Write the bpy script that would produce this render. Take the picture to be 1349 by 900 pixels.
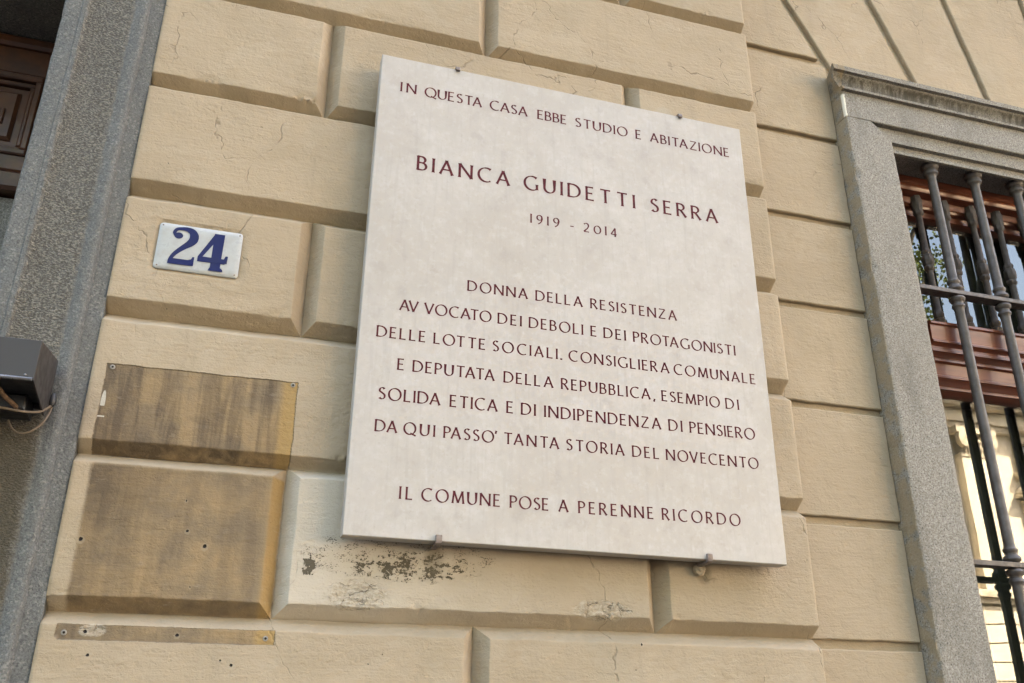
import bpy, bmesh, math, random
from mathutils import Vector, Matrix, noise
random.seed(7)
sc = bpy.context.scene
for o in list(bpy.data.objects): bpy.data.objects.remove(o)

# ------------------------------------------------------------------ camera
CAM = Vector((-0.16392, -1.49062, 1.65430))
YAW, PIT, ROL = 0.29581687, 0.40707191, 0.0051982
fw = Vector((math.sin(YAW)*math.cos(PIT), math.cos(YAW)*math.cos(PIT), math.sin(PIT)))
rt = Vector((math.cos(YAW), -math.sin(YAW), 0)); up = rt.cross(fw)
r2 = math.cos(ROL)*rt + math.sin(ROL)*up; u2 = -math.sin(ROL)*rt + math.cos(ROL)*up
cd = bpy.data.cameras.new('camera'); cam = bpy.data.objects.new('camera', cd)
sc.collection.objects.link(cam)
cam.matrix_world = Matrix(((r2.x, u2.x, -fw.x, CAM.x), (r2.y, u2.y, -fw.y, CAM.y), (r2.z, u2.z, -fw.z, CAM.z), (0, 0, 0, 1)))
cd.sensor_width = 36; cd.lens = 1190.0947/1349*36; cd.clip_start = .02; cd.clip_end = 2000
sc.camera = cam

# ------------------------------------------------------------------ light
SUN_EL, SUN_ROT = math.radians(46), math.radians(38)      # the sun stands behind this house and lights the far side of the street
w = bpy.data.worlds.new('World'); sc.world = w; w.use_nodes = True
wn = w.node_tree; bg = wn.nodes['Background']
sky = wn.nodes.new('ShaderNodeTexSky'); sky.sky_type = 'NISHITA'; sky.sun_disc = False
sky.sun_elevation = SUN_EL; sky.sun_rotation = SUN_ROT; sky.air_density = 1.0; sky.dust_density = 5; sky.ozone_density = 1.0
wn.links.new(sky.outputs[0], bg.inputs[0]); bg.inputs[1].default_value = 0.15
sd = bpy.data.lights.new('sun', 'SUN'); sd.energy = 5.0; sd.angle = math.radians(.5); sd.color = (1, .93, .82)
so = bpy.data.objects.new('sun', sd); sc.collection.objects.link(so)
sdir = Vector((math.sin(SUN_ROT)*math.cos(SUN_EL), math.cos(SUN_ROT)*math.cos(SUN_EL), math.sin(SUN_EL)))
so.rotation_euler = sdir.to_track_quat('Z', 'Y').to_euler(); so.location = (0, 30, 40)
vs = sc.view_settings
vs.view_transform = 'Standard'; vs.look = 'None'; vs.gamma = 1; vs.exposure = 3.64
vs.use_white_balance = True; vs.white_balance_temperature = 7600; vs.white_balance_tint = 10      # camera balanced for open shade
sc.cycles.use_denoising = True; sc.cycles.max_bounces = 6; sc.cycles.diffuse_bounces = 2
sc.cycles.sample_clamp_indirect = 6; sc.cycles.caustics_reflective = False

# ------------------------------------------------------------------ node helper
class NT:
    def __init__(s, name):
        s.m = bpy.data.materials.new(name); s.m.use_nodes = True; s.t = s.m.node_tree
        s.b = s.t.nodes['Principled BSDF']; s.out = s.t.nodes['Material Output']
        s._pos = None
    def n(s, ty, **k):
        x = s.t.nodes.new(ty)
        for a, v in k.items(): setattr(x, a, v)
        return x
    def put(s, sock, v):
        if hasattr(v, 'is_output') or isinstance(v, bpy.types.NodeSocket): s.t.links.new(v, sock)
        else:
            if isinstance(v, (tuple, list)) and len(v) == 3 and sock.type == 'RGBA': v = (*v, 1)
            sock.default_value = v
    def pos(s):
        if s._pos is None: s._pos = s.n('ShaderNodeNewGeometry').outputs['Position']
        return s._pos
    def sep(s, v):
        x = s.n('ShaderNodeSeparateXYZ'); s.put(x.inputs[0], v); return x.outputs
    def mp(s, v, sc_=(1, 1, 1), loc=(0, 0, 0)):
        x = s.n('ShaderNodeMapping'); s.put(x.inputs[0], v); x.inputs['Scale'].default_value = sc_; x.inputs['Location'].default_value = loc
        return x.outputs[0]
    def noise(s, v, scale, detail=4, rough=.55, dist=0):
        x = s.n('ShaderNodeTexNoise'); s.put(x.inputs['Vector'], v); x.inputs['Scale'].default_value = scale
        x.inputs['Detail'].default_value = detail; x.inputs['Roughness'].default_value = rough; x.inputs['Distortion'].default_value = dist
        return x.outputs['Fac']
    def vor(s, v, scale, feature='F1', out='Distance', rnd=1):
        x = s.n('ShaderNodeTexVoronoi', feature=feature); s.put(x.inputs['Vector'], v); x.inputs['Scale'].default_value = scale
        x.inputs['Randomness'].default_value = rnd
        return x.outputs[out]
    def math(s, op, a, b=0.0, c=None, clamp=False):
        x = s.n('ShaderNodeMath', operation=op, use_clamp=clamp); s.put(x.inputs[0], a); s.put(x.inputs[1], b)
        if c is not None: s.put(x.inputs[2], c)
        return x.outputs[0]
    def rng(s, v, a, b, c=0.0, d=1.0, smooth=True):
        x = s.n('ShaderNodeMapRange', interpolation_type='SMOOTHSTEP' if smooth else 'LINEAR'); s.put(x.inputs[0], v)
        for i, q in enumerate((a, b, c, d)): x.inputs[i+1].default_value = q
        return x.outputs[0]
    def mix(s, f, a, b, mode='MIX'):
        x = s.n('ShaderNodeMix', data_type='RGBA', blend_type=mode); s.put(x.inputs[0], f); s.put(x.inputs[6], a); s.put(x.inputs[7], b)
        return x.outputs[2]
    def vadd(s, a, b):
        x = s.n('ShaderNodeVectorMath', operation='ADD'); s.put(x.inputs[0], a); s.put(x.inputs[1], b); return x.outputs[0]
    def comb(s, a, b, c):
        x = s.n('ShaderNodeCombineXYZ'); s.put(x.inputs[0], a); s.put(x.inputs[1], b); s.put(x.inputs[2], c); return x.outputs[0]
    def bump(s, h, strength, dist, prev=None):
        x = s.n('ShaderNodeBump'); x.inputs['Strength'].default_value = strength; x.inputs['Distance'].default_value = dist
        s.put(x.inputs['Height'], h)
        if prev is not None: s.put(x.inputs['Normal'], prev)
        return x.outputs[0]
    def done(s, col, rough, nrm=None, metal=0.0, spec=None, coat=None):
        s.put(s.b.inputs['Base Color'], col); s.put(s.b.inputs['Roughness'], rough); s.put(s.b.inputs['Metallic'], metal)
        if nrm is not None: s.put(s.b.inputs['Normal'], nrm)
        if spec is not None: s.put(s.b.inputs['Specular IOR Level'], spec)
        if coat is not None: s.put(s.b.inputs['Coat Weight'], coat)
        return s.m
    def rect(s, x, z, x0, x1, z0, z1, soft):
        a = s.math('MULTIPLY', s.rng(x, x0-soft, x0+soft), s.rng(x, x1-soft, x1+soft, 1, 0))
        b = s.math('MULTIPLY', s.rng(z, z0-soft, z0+soft), s.rng(z, z1-soft, z1+soft, 1, 0))
        return s.math('MULTIPLY', a, b)
    def ell(s, x, z, cx, cz, rx, rz):
        a = s.math('DIVIDE', s.math('SUBTRACT', x, cx), rx); b = s.math('DIVIDE', s.math('SUBTRACT', z, cz), rz)
        d = s.math('ADD', s.math('MULTIPLY', a, a), s.math('MULTIPLY', b, b))
        return s.rng(d, 0.0, 1.0, 1, 0)

# ------------------------------------------------------------------ materials
def mat_plaster(hero=True):
    t = NT('plaster_ochre' if hero else 'plaster_plain'); P = t.pos(); x, y, z = t.sep(P)
    big = t.noise(P, 2.2, 3); mid = t.noise(P, 9, 4, .6); fine = t.noise(P, 70, 3, .6)
    col = t.mix(t.rng(big, .3, .7), (.332, .256, .169), (.375, .290, .192))
    rn = t.n('ShaderNodeObjectInfo').outputs['Random']
    col = t.mix(t.math('MULTIPLY', rn, .14), col, (.43, .345, .245))
    pat = t.rng(t.noise(t.mp(P, (1, 1, 1.3), (4, 4, 9)), 4.5, 5, .7, .5), .54, .60)
    col = t.mix(t.math('MULTIPLY', pat, .22), col, (.42, .345, .25))
    drp = t.rng(t.noise(t.mp(P, (26, 26, 1.6), (2, 2, 0)), 1.0, 4, .6), .56, .72)
    col = t.mix(t.math('MULTIPLY', drp, .22), col, (.235, .185, .125))
    col = t.mix(t.math('MULTIPLY', t.rng(mid, .45, .72), .35), col, (0.288, 0.222, 0.138))
    col = t.mix(t.math('MULTIPLY', t.rng(fine, .55, .8), .22), col, (0.254, 0.194, 0.120))
    # horizontal brush marks and roller stipple
    br = t.noise(t.mp(P, (18, 18, 160)), 1.0, 4, .6)
    st = t.noise(P, 260, 3, .65)
    lump = t.noise(P, 28, 3, .5)
    # grey weather veil on patches
    veil = t.rng(t.noise(t.mp(P, (5, 5, 2.2), (3, 1, 7)), 1.0, 5, .6), .52, .78)
    col = t.mix(t.math('MULTIPLY', veil, .40), col, (0.265, 0.226, 0.156))
    # hairline cracks
    wv = t.vadd(P, t.mp(t.comb(t.noise(P, 7, 4), t.noise(t.mp(P, (1, 1, 1), (5, 5, 5)), 7, 4), t.noise(t.mp(P, (1, 1, 1), (9, 2, 5)), 7, 4)), (.15, .15, .15)))
    cr = t.vor(t.mp(wv, (1, 1, .6)), 3.2, 'DISTANCE_TO_EDGE')
    crm = t.rng(t.noise(t.mp(P, (1, 1, 1), (11, 3, 2)), 3.2, 3), .50, .58)
    crack = t.math('MULTIPLY', t.rng(cr, .0, .0060, 1, 0), crm)
    crw = t.math('MULTIPLY', crack, t.rng(t.noise(P, 40, 2), .35, .6))
    col = t.mix(t.math('MULTIPLY', crw, .42), col, (0.092, 0.062, 0.037))
    # small pinholes and specks
    pin = t.math('MULTIPLY', t.rng(t.vor(P, 23), .0, .045, 1, 0), t.rng(t.noise(P, 5, 2), .52, .62))
    col = t.mix(t.math('MULTIPLY', pin, .6), col, (0.069, 0.050, 0.031))
    lm2 = t.noise(P, 85, 3, .6); trow = t.noise(t.vadd(t.mp(P, (9, 9, 26)), t.mp(t.comb(lump, lm2, lump), (1.2, 1.2, 1.2))), 1.6, 4, .65)
    h = t.math('ADD', t.math('MULTIPLY', br, .55), t.math('ADD', t.math('MULTIPLY', st, .35), t.math('MULTIPLY', lump, .8)))
    h = t.math('ADD', h, t.math('ADD', t.math('MULTIPLY', lm2, .7), t.math('MULTIPLY', trow, 1.3)))
    h = t.math('SUBTRACT', h, t.math('MULTIPLY', crw, .8)); h = t.math('SUBTRACT', h, t.math('MULTIPLY', pin, 1.0))
    rough = .85
    if hero:
        # ---- bare ochre where plates once hung (old paint, soot-streaked)
        wob = t.math('ADD', t.math('MULTIPLY', t.math('SUBTRACT', t.noise(P, 26, 3), .5), .007), t.math('MULTIPLY', t.math('SUBTRACT', t.noise(P, 260, 3), .5), .0035))
        X = t.math('ADD', x, wob); Z = t.math('ADD', z, t.math('MULTIPLY', wob, .6))
        g1 = t.rect(X, Z, -.3945, -.0915, 2.0525, 2.1985, .0012)
        g2 = t.rect(X, Z, -.3885, -.0935, 1.8137, 2.0335, .0042)
        g3 = t.math('MULTIPLY', t.rect(X, Z, -.3940, -.0875, 1.7722, 1.7935, .0010), t.math('SUBTRACT', 1.0, t.math('MULTIPLY', t.rng(X, -.386, -.394), t.rng(Z, 1.780, 1.773))))
        g = t.math('MAXIMUM', g1, t.math('MAXIMUM', g2, g3))
        strk = t.noise(t.mp(P, (48, 48, 4.5)), 1.0, 5, .65, .4)
        blot = t.noise(P, 11, 5, .6); blot2 = t.noise(t.mp(P, (1, 1, 1), (4, 7, 2)), 38, 4, .6)
        oc = t.mix(t.rng(blot, .35, .68), (0.275, 0.185, 0.095), (0.215, 0.157, 0.096))
        soot = t.math('ADD', t.math('MULTIPLY', t.rng(strk, .40, .66), t.rng(z, 2.04, 2.06, .30, .80)), t.math('MULTIPLY', t.rng(blot, .42, .70), .42), clamp=True)
        lft = t.rng(x, -.395, -.27, .55, 0)
        tl = t.ell(x, z, -.37, 2.02, .13, .10)
        soot = t.math('ADD', soot, t.math('MULTIPLY', lft, .6), clamp=True)
        soot = t.math('ADD', soot, t.math('MULTIPLY', tl, .45), clamp=True)
        soot = t.math('MULTIPLY', soot, t.rng(t.math('ADD', x, t.math('MULTIPLY', t.math('SUBTRACT', blot, .5), .05)), -.128, -.112, 1, .0))
        oc = t.mix(t.math('MULTIPLY', soot, .78), oc, (0.080, 0.058, 0.038))
        oc = t.mix(t.math('MULTIPLY', t.rng(x, -.122, -.108), .75), oc, (0.344, 0.216, 0.080))
        oc = t.mix(t.math('MULTIPLY', t.rng(blot2, .58, .75), .35), oc, (0.265, 0.186, 0.089))
        col = t.mix(g, col, oc)
        # paint edge: thin dark line round the bare areas
        for a, b in ((g1, .28), (g3, .28)):
            edge = t.math('MULTIPLY', t.math('MULTIPLY', a, t.math('SUBTRACT', 1.0, a)), 4*b)
            col = t.mix(edge, col, (0.058, 0.039, 0.023))
        h = t.math('SUBTRACT', h, t.math('MULTIPLY', t.math('MAXIMUM', g1, g3), 1.6))
        # paler repainted stone right of the old plates
        pal = t.rect(X, Z, -.093, .545, 1.8137, 2.055, .004)
        col = t.mix(t.math('MULTIPLY', pal, t.rng(t.math('ADD', x, t.math('MULTIPLY', mid, .25)), .06, .52, .80, .10)), col, (.50, .435, .345))
        # ---- paint flaked to dark render under the marble plate
        sp = t.noise(P, 190, 4, .68); sp2 = t.noise(t.mp(P, (.7, 1, 1.8)), 60, 5, .62)
        fl = t.ell(x, z, .115, 1.900, .125, .030); fl2 = t.ell(x, z, -.046, 1.893, .015, .022); fl3 = t.ell(x, z, .10, 1.915, .19, .045)
        s1 = t.math('ADD', t.math('MULTIPLY', sp, .5), t.math('MULTIPLY', sp2, .5))
        k1 = t.rng(t.math('ADD', s1, t.math('MULTIPLY', fl, .080)), .580, .590)
        k1 = t.math('MULTIPLY', k1, t.rng(fl, .02, .2))
        k2 = t.math('MULTIPLY', t.rng(t.math('ADD', s1, t.math('MULTIPLY', fl2, .15)), .585, .60), t.rng(fl2, .02, .3))
        k3 = t.math('MULTIPLY', t.rng(t.math('ADD', t.math('MULTIPLY', t.noise(t.mp(P, (1, 1, 1.6), (8, 1, 1)), 330, 3, .6), .6), t.math('MULTIPLY', sp2, .4)), .565, .580), t.rng(fl3, .05, .35))
        k4 = t.math('MULTIPLY', t.rng(t.math('ABSOLUTE', t.math('SUBTRACT', s1, .575)), .012, .0, 0, .6), t.rng(fl, .1, .4))
        col = t.mix(k4, col, (.50, .44, .34))
        fk = t.math('MAXIMUM', k1, t.math('MAXIMUM', k2, k3))
        col = t.mix(t.math('MULTIPLY', fk, .92), col, (0.066, 0.052, 0.031))
        h = t.math('SUBTRACT', h, t.math('MULTIPLY', fk, 2.2))
        # ---- broken, crazed render at the lower arris
        bz = t.math('MAXIMUM', t.ell(x, z, .035, 1.852, .060, .032), t.math('MAXIMUM', t.ell(x, z, .455, 1.845, .07, .022), t.ell(x, z, -.345, 1.786, .025, .012)))
        cz = t.vor(t.vadd(P, t.mp(t.comb(t.noise(P, 30, 3), 0.0, t.noise(t.mp(P, (1, 1, 1), (3, 3, 3)), 30, 3)), (.05, .05, .05))), 38, 'DISTANCE_TO_EDGE')
        ck = t.math('MULTIPLY', t.math('MULTIPLY', t.rng(cz, 0, .035, 1, 0), t.rng(lm2, .42, .56)), t.rng(t.math('ADD', bz, t.math('SUBTRACT', sp2, .5)), .15, .5))
        col = t.mix(t.math('MULTIPLY', t.rng(t.math('ADD', bz, t.math('MULTIPLY', t.math('SUBTRACT', sp2, .5), 1.6)), .15, .6), .55), col, t.mix(t.rng(sp, .4, .6), (0.50, 0.435, 0.34), (0.36, 0.29, 0.20)))
        col = t.mix(t.math('MULTIPLY', ck, .55), col, (0.075, 0.054, 0.031))
        h = t.math('ADD', h, t.math('MULTIPLY', t.rng(bz, .1, .6), t.math('MULTIPLY', t.math('SUBTRACT', sp2, .5), 4.0)))
        h = t.math('SUBTRACT', h, t.math('MULTIPLY', ck, 1.2))
        # damp runs below the fixing clips, grey halo round the house number
        run = t.math('MAXIMUM', t.ell(x, z, .157, 1.915, .022, .030), t.ell(x, z, .655, 1.918, .020, .024))
        col = t.mix(t.math('MULTIPLY', run, t.rng(mid, .3, .6, .3, .75)), col, (0.115, 0.093, 0.058))
        hal = t.ell(x, z, .645, 2.925, .03, .03)
        col = t.mix(t.math('MULTIPLY', hal, .5), col, (0.357, 0.316, 0.244))
        # old cement recess rim round the number plate
        n1 = t.rect(X, Z, -.376, -.207, 2.353, 2.478, .002)
        edge = t.math('MULTIPLY', t.math('MULTIPLY', n1, t.math('SUBTRACT', 1.0, n1)), 4)
        # masonry nail holes
        for hx, hz, hr in ((-.2423, 1.984, .0022), (-.2348, 1.937, .003), (-.2068, 1.9148, .0042), (-.2202, 1.8524, .0018), (-.384, 1.9156, .0042), (-.1626, 1.7486, .0022), (-.1456, 1.7423, .0034), (.5255, 1.7914, .003), (.0593, 1.7491, .0016), (-.359, 2.5907, .0016), (-.345, 1.752, .003), (-.228, 1.7826, .0032), (-.355, 1.7835, .004)):
            e = t.ell(X, Z, hx, hz, hr*.85, hr*.8); ring = t.ell(X, Z, hx, hz-hr*.3, hr*1.7, hr*1.9)
            col = t.mix(t.math('MULTIPLY', t.rng(ring, .1, .5), .22), col, (0.380, 0.327, 0.239))
            col = t.mix(t.rng(e, .1, .5), col, (0.020, 0.014, 0.010))
            h = t.math('SUBTRACT', h, t.math('MULTIPLY', e, 2.0))
        # mortar scraped beside the first bare area
        sl = t.math('MAXIMUM', t.math('MULTIPLY', t.ell(x, z, -.3900, 2.132, .0042, .024), t.rng(z, 2.1255, 2.1265)), t.rect(x, z, -.394, -.384, 2.1075, 2.1095, .0005))
        col = t.mix(t.rng(sl, .1, .4), col, (0.461, 0.418, 0.333))
    nr = t.bump(h, .9, .0020)
    return t.done(col, rough, nr, spec=.25)

def mat_granite(name, c0, c1, c2, scale=420, bmp=.5, warm=None, hammered=False, dirt=True):
    t = NT(name); P = t.pos(); x, y, z = t.sep(P)
    a = t.noise(P, scale, 2, .5); b = t.noise(t.mp(P, (1, 1, 1), (7, 3, 1)), scale*.62, 2, .5); c = t.noise(P, 3.0, 4)
    v = t.vor(P, scale*.8, 'F1', 'Color')
    vv = t.sep(v)[0]
    col = t.mix(t.rng(a, .42, .58), c0, c1)
    col = t.mix(t.math('MULTIPLY', t.rng(b, .56, .66), .85), col, c2)
    col = t.mix(t.math('MULTIPLY', t.rng(vv, .82, .9), .35), col, (0.420, 0.395, 0.344))
    col = t.mix(t.math('MULTIPLY', t.rng(c, .45, .7), .3), col, c0)
    wz = t.rng(t.noise(t.mp(P, (9, 9, 3), (1, 2, 3)), 1.0, 5, .65), .48, .72); col = t.mix(t.math('MULTIPLY', wz, .35), col, c2)
    h = t.math('ADD', t.math('MULTIPLY', a, .8), t.math('MULTIPLY', t.noise(P, 60, 3), 1.3))
    dist = .0015
    if hammered:
        w_ = t.mp(P, (1, 1, 1)); ch = t.noise(t.mp(t.vadd(P, t.mp(t.comb(t.noise(P, 30, 2), 0.0, t.noise(t.mp(P, (1, 1, 1), (2, 8, 4)), 30, 2)), (.012, .012, .012))), (230, 90, 420)), 1.0, 3, .6)
        fw_ = t.math('ADD', x, t.math('MULTIPLY', t.math('SUBTRACT', t.noise(P, 60, 3), .5), .012)); fld = t.math('MULTIPLY', t.rng(fw_, -.549, -.543), t.rng(fw_, -.474, -.464, 1, 0))
        fld = t.math('MAXIMUM', fld, t.math('MULTIPLY', t.rng(x, -2.03, -1.98), t.rng(x, -1.95, -1.93, 1, 0)))
        col = t.mix(fld, t.mix(.45, col, (.118, .119, .111)), t.mix(.35, col, (0.164, 0.141, 0.102)))
        col = t.mix(t.math('MULTIPLY', t.rng(ch, .40, .53, 1, 0), t.math('MULTIPLY', fld, .72)), col, (0.063, 0.055, 0.042))
        col = t.mix(t.math('MULTIPLY', t.rng(ch, .54, .62), t.math('MULTIPLY', fld, .62)), col, (0.277, 0.248, 0.193))
        st = t.math('MULTIPLY', t.rng(t.math('ADD', z, t.math('MULTIPLY', t.noise(P, 8, 3), .2)), 2.14, 2.26, 1, 0), t.rng(t.math('ADD', x, t.math('MULTIPLY', t.noise(P, 14, 3), .03)), -.468, -.445, 1, 0))
        col = t.mix(t.math('MULTIPLY', st, .80), col, (0.071, 0.055, 0.032))
        h = t.math('ADD', h, t.math('MULTIPLY', t.math('MULTIPLY', ch, 3.2), t.math('ADD', fld, .12))); dist = .0022
    elif dirt:
        # black lichen in the cornice hollow, ochre paint smeared on the outer arris
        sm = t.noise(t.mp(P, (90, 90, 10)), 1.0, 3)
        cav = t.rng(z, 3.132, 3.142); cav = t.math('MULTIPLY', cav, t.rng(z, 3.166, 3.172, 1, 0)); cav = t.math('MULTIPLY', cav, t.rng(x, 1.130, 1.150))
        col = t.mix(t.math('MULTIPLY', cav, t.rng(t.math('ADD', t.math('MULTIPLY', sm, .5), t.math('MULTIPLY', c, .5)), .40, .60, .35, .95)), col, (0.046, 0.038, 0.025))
        och = t.math('MULTIPLY', t.rng(t.math('ADD', x, t.math('MULTIPLY', t.noise(P, 60, 2), .004)), 1.1530, 1.1575, 1, 0), t.rng(t.noise(P, 35, 4), .35, .55))
        och = t.math('MULTIPLY', och, t.rng(z, 3.22, 3.24, 1, 0))
        col = t.mix(t.math('MULTIPLY', och, .7), col, (0.260, 0.189, 0.105))
        chp = t.math('MULTIPLY', t.rng(t.math('ADD', x, t.math('MULTIPLY', t.math('SUBTRACT', t.noise(P, 50, 2), .5), .012)), 1.156, 1.158, 1, 0), t.rect(x, z, 1.0, 1.3, 3.050, 3.116, .003))
        chp = t.math('MULTIPLY', chp, t.rng(y, .018, .022, 1, 0))
        col = t.mix(chp, col, (0.655, 0.605, 0.487))
    return t.done(col, .78, t.bump(h, bmp, dist), spec=.3)

def mat_marble():
    t = NT('travertine_marble'); P = t.pos()
    a = t.noise(P, 5, 5, .6, .6); b = t.noise(P, 22, 5, .65); c = t.noise(P, 140, 3, .6)
    col = t.mix(t.rng(a, .35, .65), (0.433, 0.388, 0.338), (0.396, 0.348, 0.293))
    col = t.mix(t.math('MULTIPLY', t.rng(b, .50, .70), .45), col, (0.468, 0.433, 0.396))
    col = t.mix(t.math('MULTIPLY', t.rng(b, .32, .46, 1, 0), .42), col, (0.325, 0.282, 0.238))
    col = t.mix(t.math('MULTIPLY', t.rng(c, .58, .70), .28), col, (0.299, 0.263, 0.225))
    f = t.vor(t.mp(P, (1, 1, .6)), 48); fm = t.rng(t.noise(P, 9, 2), .50, .62)
    col = t.mix(t.math('MULTIPLY', t.math('MULTIPLY', t.rng(f, .03, .2, 1, 0), fm), .30), col, (0.520, 0.491, 0.456))
    vn = t.noise(t.mp(P, (3, 3, 1.2), (1, 8, 2)), 1.6, 5, .6, 1.5)
    vl = t.math('MULTIPLY', t.rng(t.math('ABSOLUTE', t.math('SUBTRACT', vn, .5)), 0, .018, 1, 0), .10)
    col = t.mix(vl, col, (0.338, 0.302, 0.257))
    pit = t.math('MULTIPLY', t.rng(t.vor(P, 60), 0, .05, 1, 0), t.rng(t.noise(P, 12, 2), .55, .66))
    col = t.mix(t.math('MULTIPLY', pit, .6), col, (0.143, 0.122, 0.096))
    mx, my, mz = t.sep(P); d = t.noise(t.mp(P, (120, 120, 7)), 1.0, 3, .6)
    col = t.mix(t.math('MULTIPLY', t.rng(d, .52, .66), .22), col, (0.324, 0.290, 0.252))
    mo = t.noise(P, 75, 4, .7); col = t.mix(t.math('MULTIPLY', t.rng(mo, .49, .58), .34), col, (0.387, 0.348, 0.304)); col = t.mix(t.math('MULTIPLY', t.rng(mo, .47, .34), .14), col, (0.540, 0.516, 0.491))
    col = t.mix(t.math('MULTIPLY', t.rng(t.math('ADD', mx, t.math('MULTIPLY', a, .06)), .03, .10, 1, 0), t.math('MULTIPLY', t.rng(b, .35, .6), .25)), col, (0.360, 0.326, 0.290))
    return t.done(col, t.rng(b, .3, .7, .42, .58), t.bump(t.math('SUBTRACT', t.math('MULTIPLY', c, .4), pit), .25, .0005), spec=.35)

def mat_simple(name, col, rough, metal=0, var=.25, scale=40, bmp=.2, dist=.001, dark=None, spec=.5, coat=None, stretch=(1, 1, 1)):
    t = NT(name); P = t.pos(); a = t.noise(t.mp(P, stretch), scale, 5, .6); b = t.noise(P, scale*6, 3, .6)
    d = dark or tuple(c*.45 for c in col)
    c = t.mix(t.math('MULTIPLY', t.rng(a, .35, .7), var*2), col, d)
    c = t.mix(t.math('MULTIPLY', t.rng(b, .55, .75), var), c, d)
    return t.done(c, t.rng(a, .3, .7, rough*.85, min(1, rough*1.2)), t.bump(t.math('ADD', a, t.math('MULTIPLY', b, .4)), bmp, dist), metal, spec, coat)

def mat_glass(name, ior, tint):
    t = NT(name); t.t.nodes.remove(t.b)
    g = t.n('ShaderNodeBsdfGlossy'); g.inputs['Roughness'].default_value = .0; g.inputs['Color'].default_value = (.97, 1, .98, 1)
    tr = t.n('ShaderNodeBsdfTransparent'); tr.inputs[0].default_value = (*tint, 1)
    f = t.n('ShaderNodeFresnel'); f.inputs['IOR'].default_value = ior
    nb = t.bump(t.noise(t.pos(), 2.5, 2), .06, .01); t.put(g.inputs['Normal'], nb)
    m = t.n('ShaderNodeMixShader'); gb = t.n('ShaderNodeNewGeometry').outputs['Backfacing']; t.put(m.inputs[0], t.math('MULTIPLY', f.outputs[0], t.math('SUBTRACT', 1.0, gb))); t.put(m.inputs[1], tr.outputs[0]); t.put(m.inputs[2], g.outputs[0])
    t.put(t.out.inputs[0], m.outputs[0]); return t.m

M = {}
M['plaster'] = mat_plaster(True); M['plaster_plain'] = mat_plaster(False)
M['granite_window'] = mat_granite('granite_window', (.185, .162, .128), (.268, .242, .200), (.062, .054, .043), 460)
M['granite_door'] = mat_granite('granite_door', (.100, .097, .086), (.153, .149, .137), (.038, .036, .031), 380, .8, hammered=True)
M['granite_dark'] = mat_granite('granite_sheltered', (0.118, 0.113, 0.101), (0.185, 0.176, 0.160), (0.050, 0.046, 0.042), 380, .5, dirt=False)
M['marble'] = mat_marble()
M['red_paint'] = mat_simple('letter_paint_oxblood', (.112, .017, .022), .7, var=.45, scale=160, dark=(.045, .010, .012), spec=.15)
M['iron'] = mat_simple('grille_iron_paint', (.078, .064, .055), .50, 0, .42, 48, .9, .0014, (.050, .036, .026), spec=.5)
M['bronze'] = mat_simple('baluster_iron_rusty', (.060, .043, .031), .62, .1, .4, 45, .6, .0015, (.035, .024, .018))
M['clip'] = mat_simple('clip_bronze', (.22, .175, .15), .5, .35, .3, 120, .4, .0006, (.09, .06, .045))
M['wood_red'] = mat_simple('window_wood_lacquer', (.150, .040, .017), .36, 0, .34, 6, .35, .0010, (.045, .014, .008), .5, .15, (.25, 6, 8))
M['wood_dark'] = mat_simple('door_wood_dark', (.085, .030, .011), .42, 0, .4, 6, .25, .0008, (.022, .009, .005), .5, .1, (1.5, 6, 2))
M['black_housing'] = mat_simple('lamp_housing_black', (.030, .024, .022), .42, .1, .2, 60, .15, .0005, (.03, .026, .025))
M['housing_in'] = mat_simple('lamp_inside_black', (.012, .011, .011), .5, 0, .3, 40)
M['housing_rim'] = mat_simple('lamp_rim_metal', (.20, .19, .19), .3, .5, .3, 80)
M['cable'] = mat_simple('cable_brown', (.15, .105, .065), .55, 0, .3, 60, .1, .0004)
M['enamel'] = mat_simple('enamel_white', (.385, .385, .365), .30, 0, .22, 50, .05, .0005, (.29, .265, .22))
M['blue'] = mat_simple('enamel_blue', (.007, .010, .070), .35, 0, .2, 60, .05, .0005, (.006, .008, .04), spec=.3)
M['rust'] = mat_simple('screw_rust', (.17, .10, .06), .7, .3, .4, 200)
M['plug'] = mat_simple('wall_plug_grey', (.27, .245, .205), .7, 0, .3, 200)
M['hole'] = mat_simple('drill_hole_dark', (.015, .012, .01), .9, 0, .2, 200)
M['glass'] = mat_glass('window_glass', 1.95, (.55, .58, .56)); M['room'] = mat_simple('room_dark', (.20, .18, .15), .9)
M['added_curtain'] = mat_simple('added_curtain_beige', (.22, .185, .14), .9)  # beige for the added sheet that brightens the view through the panes
M['far_stone'] = mat_simple('far_cream_stone', (.74, .66, .53), .8, 0, .12, 3, .2, .01, (.50, .41, .30))
M['far_trim'] = mat_simple('far_trim_stone', (.66, .58, .46), .8, 0, .35, 4, .2, .01, (.34, .27, .19))
M['far_glass'] = mat_simple('far_window_glass', (.03, .04, .05), .06, 0, .1, 2, 0)
M['roof'] = mat_simple('far_roof_tile', (.20, .10, .065), .8, 0, .3, 3)
M['asphalt'] = mat_simple('asphalt', (.055, .055, .056), .85, 0, .25, 20, .6, .005)
M['paving'] = mat_simple('pavement_stone', (.095, .092, .088), .8, 0, .2, 12, .4, .004)
M['bark'] = mat_simple('plane_bark', (.15, .125, .09), .9, 0, .4, 5, .6, .02)
M['leaf'] = mat_simple('leaf_green', (.12, .165, .030), .55, 0, .4, 2.5, 0)
M['paint_white'] = mat_simple('road_paint_white', (.75, .75, .72), .7, 0, .2, 8)

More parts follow.
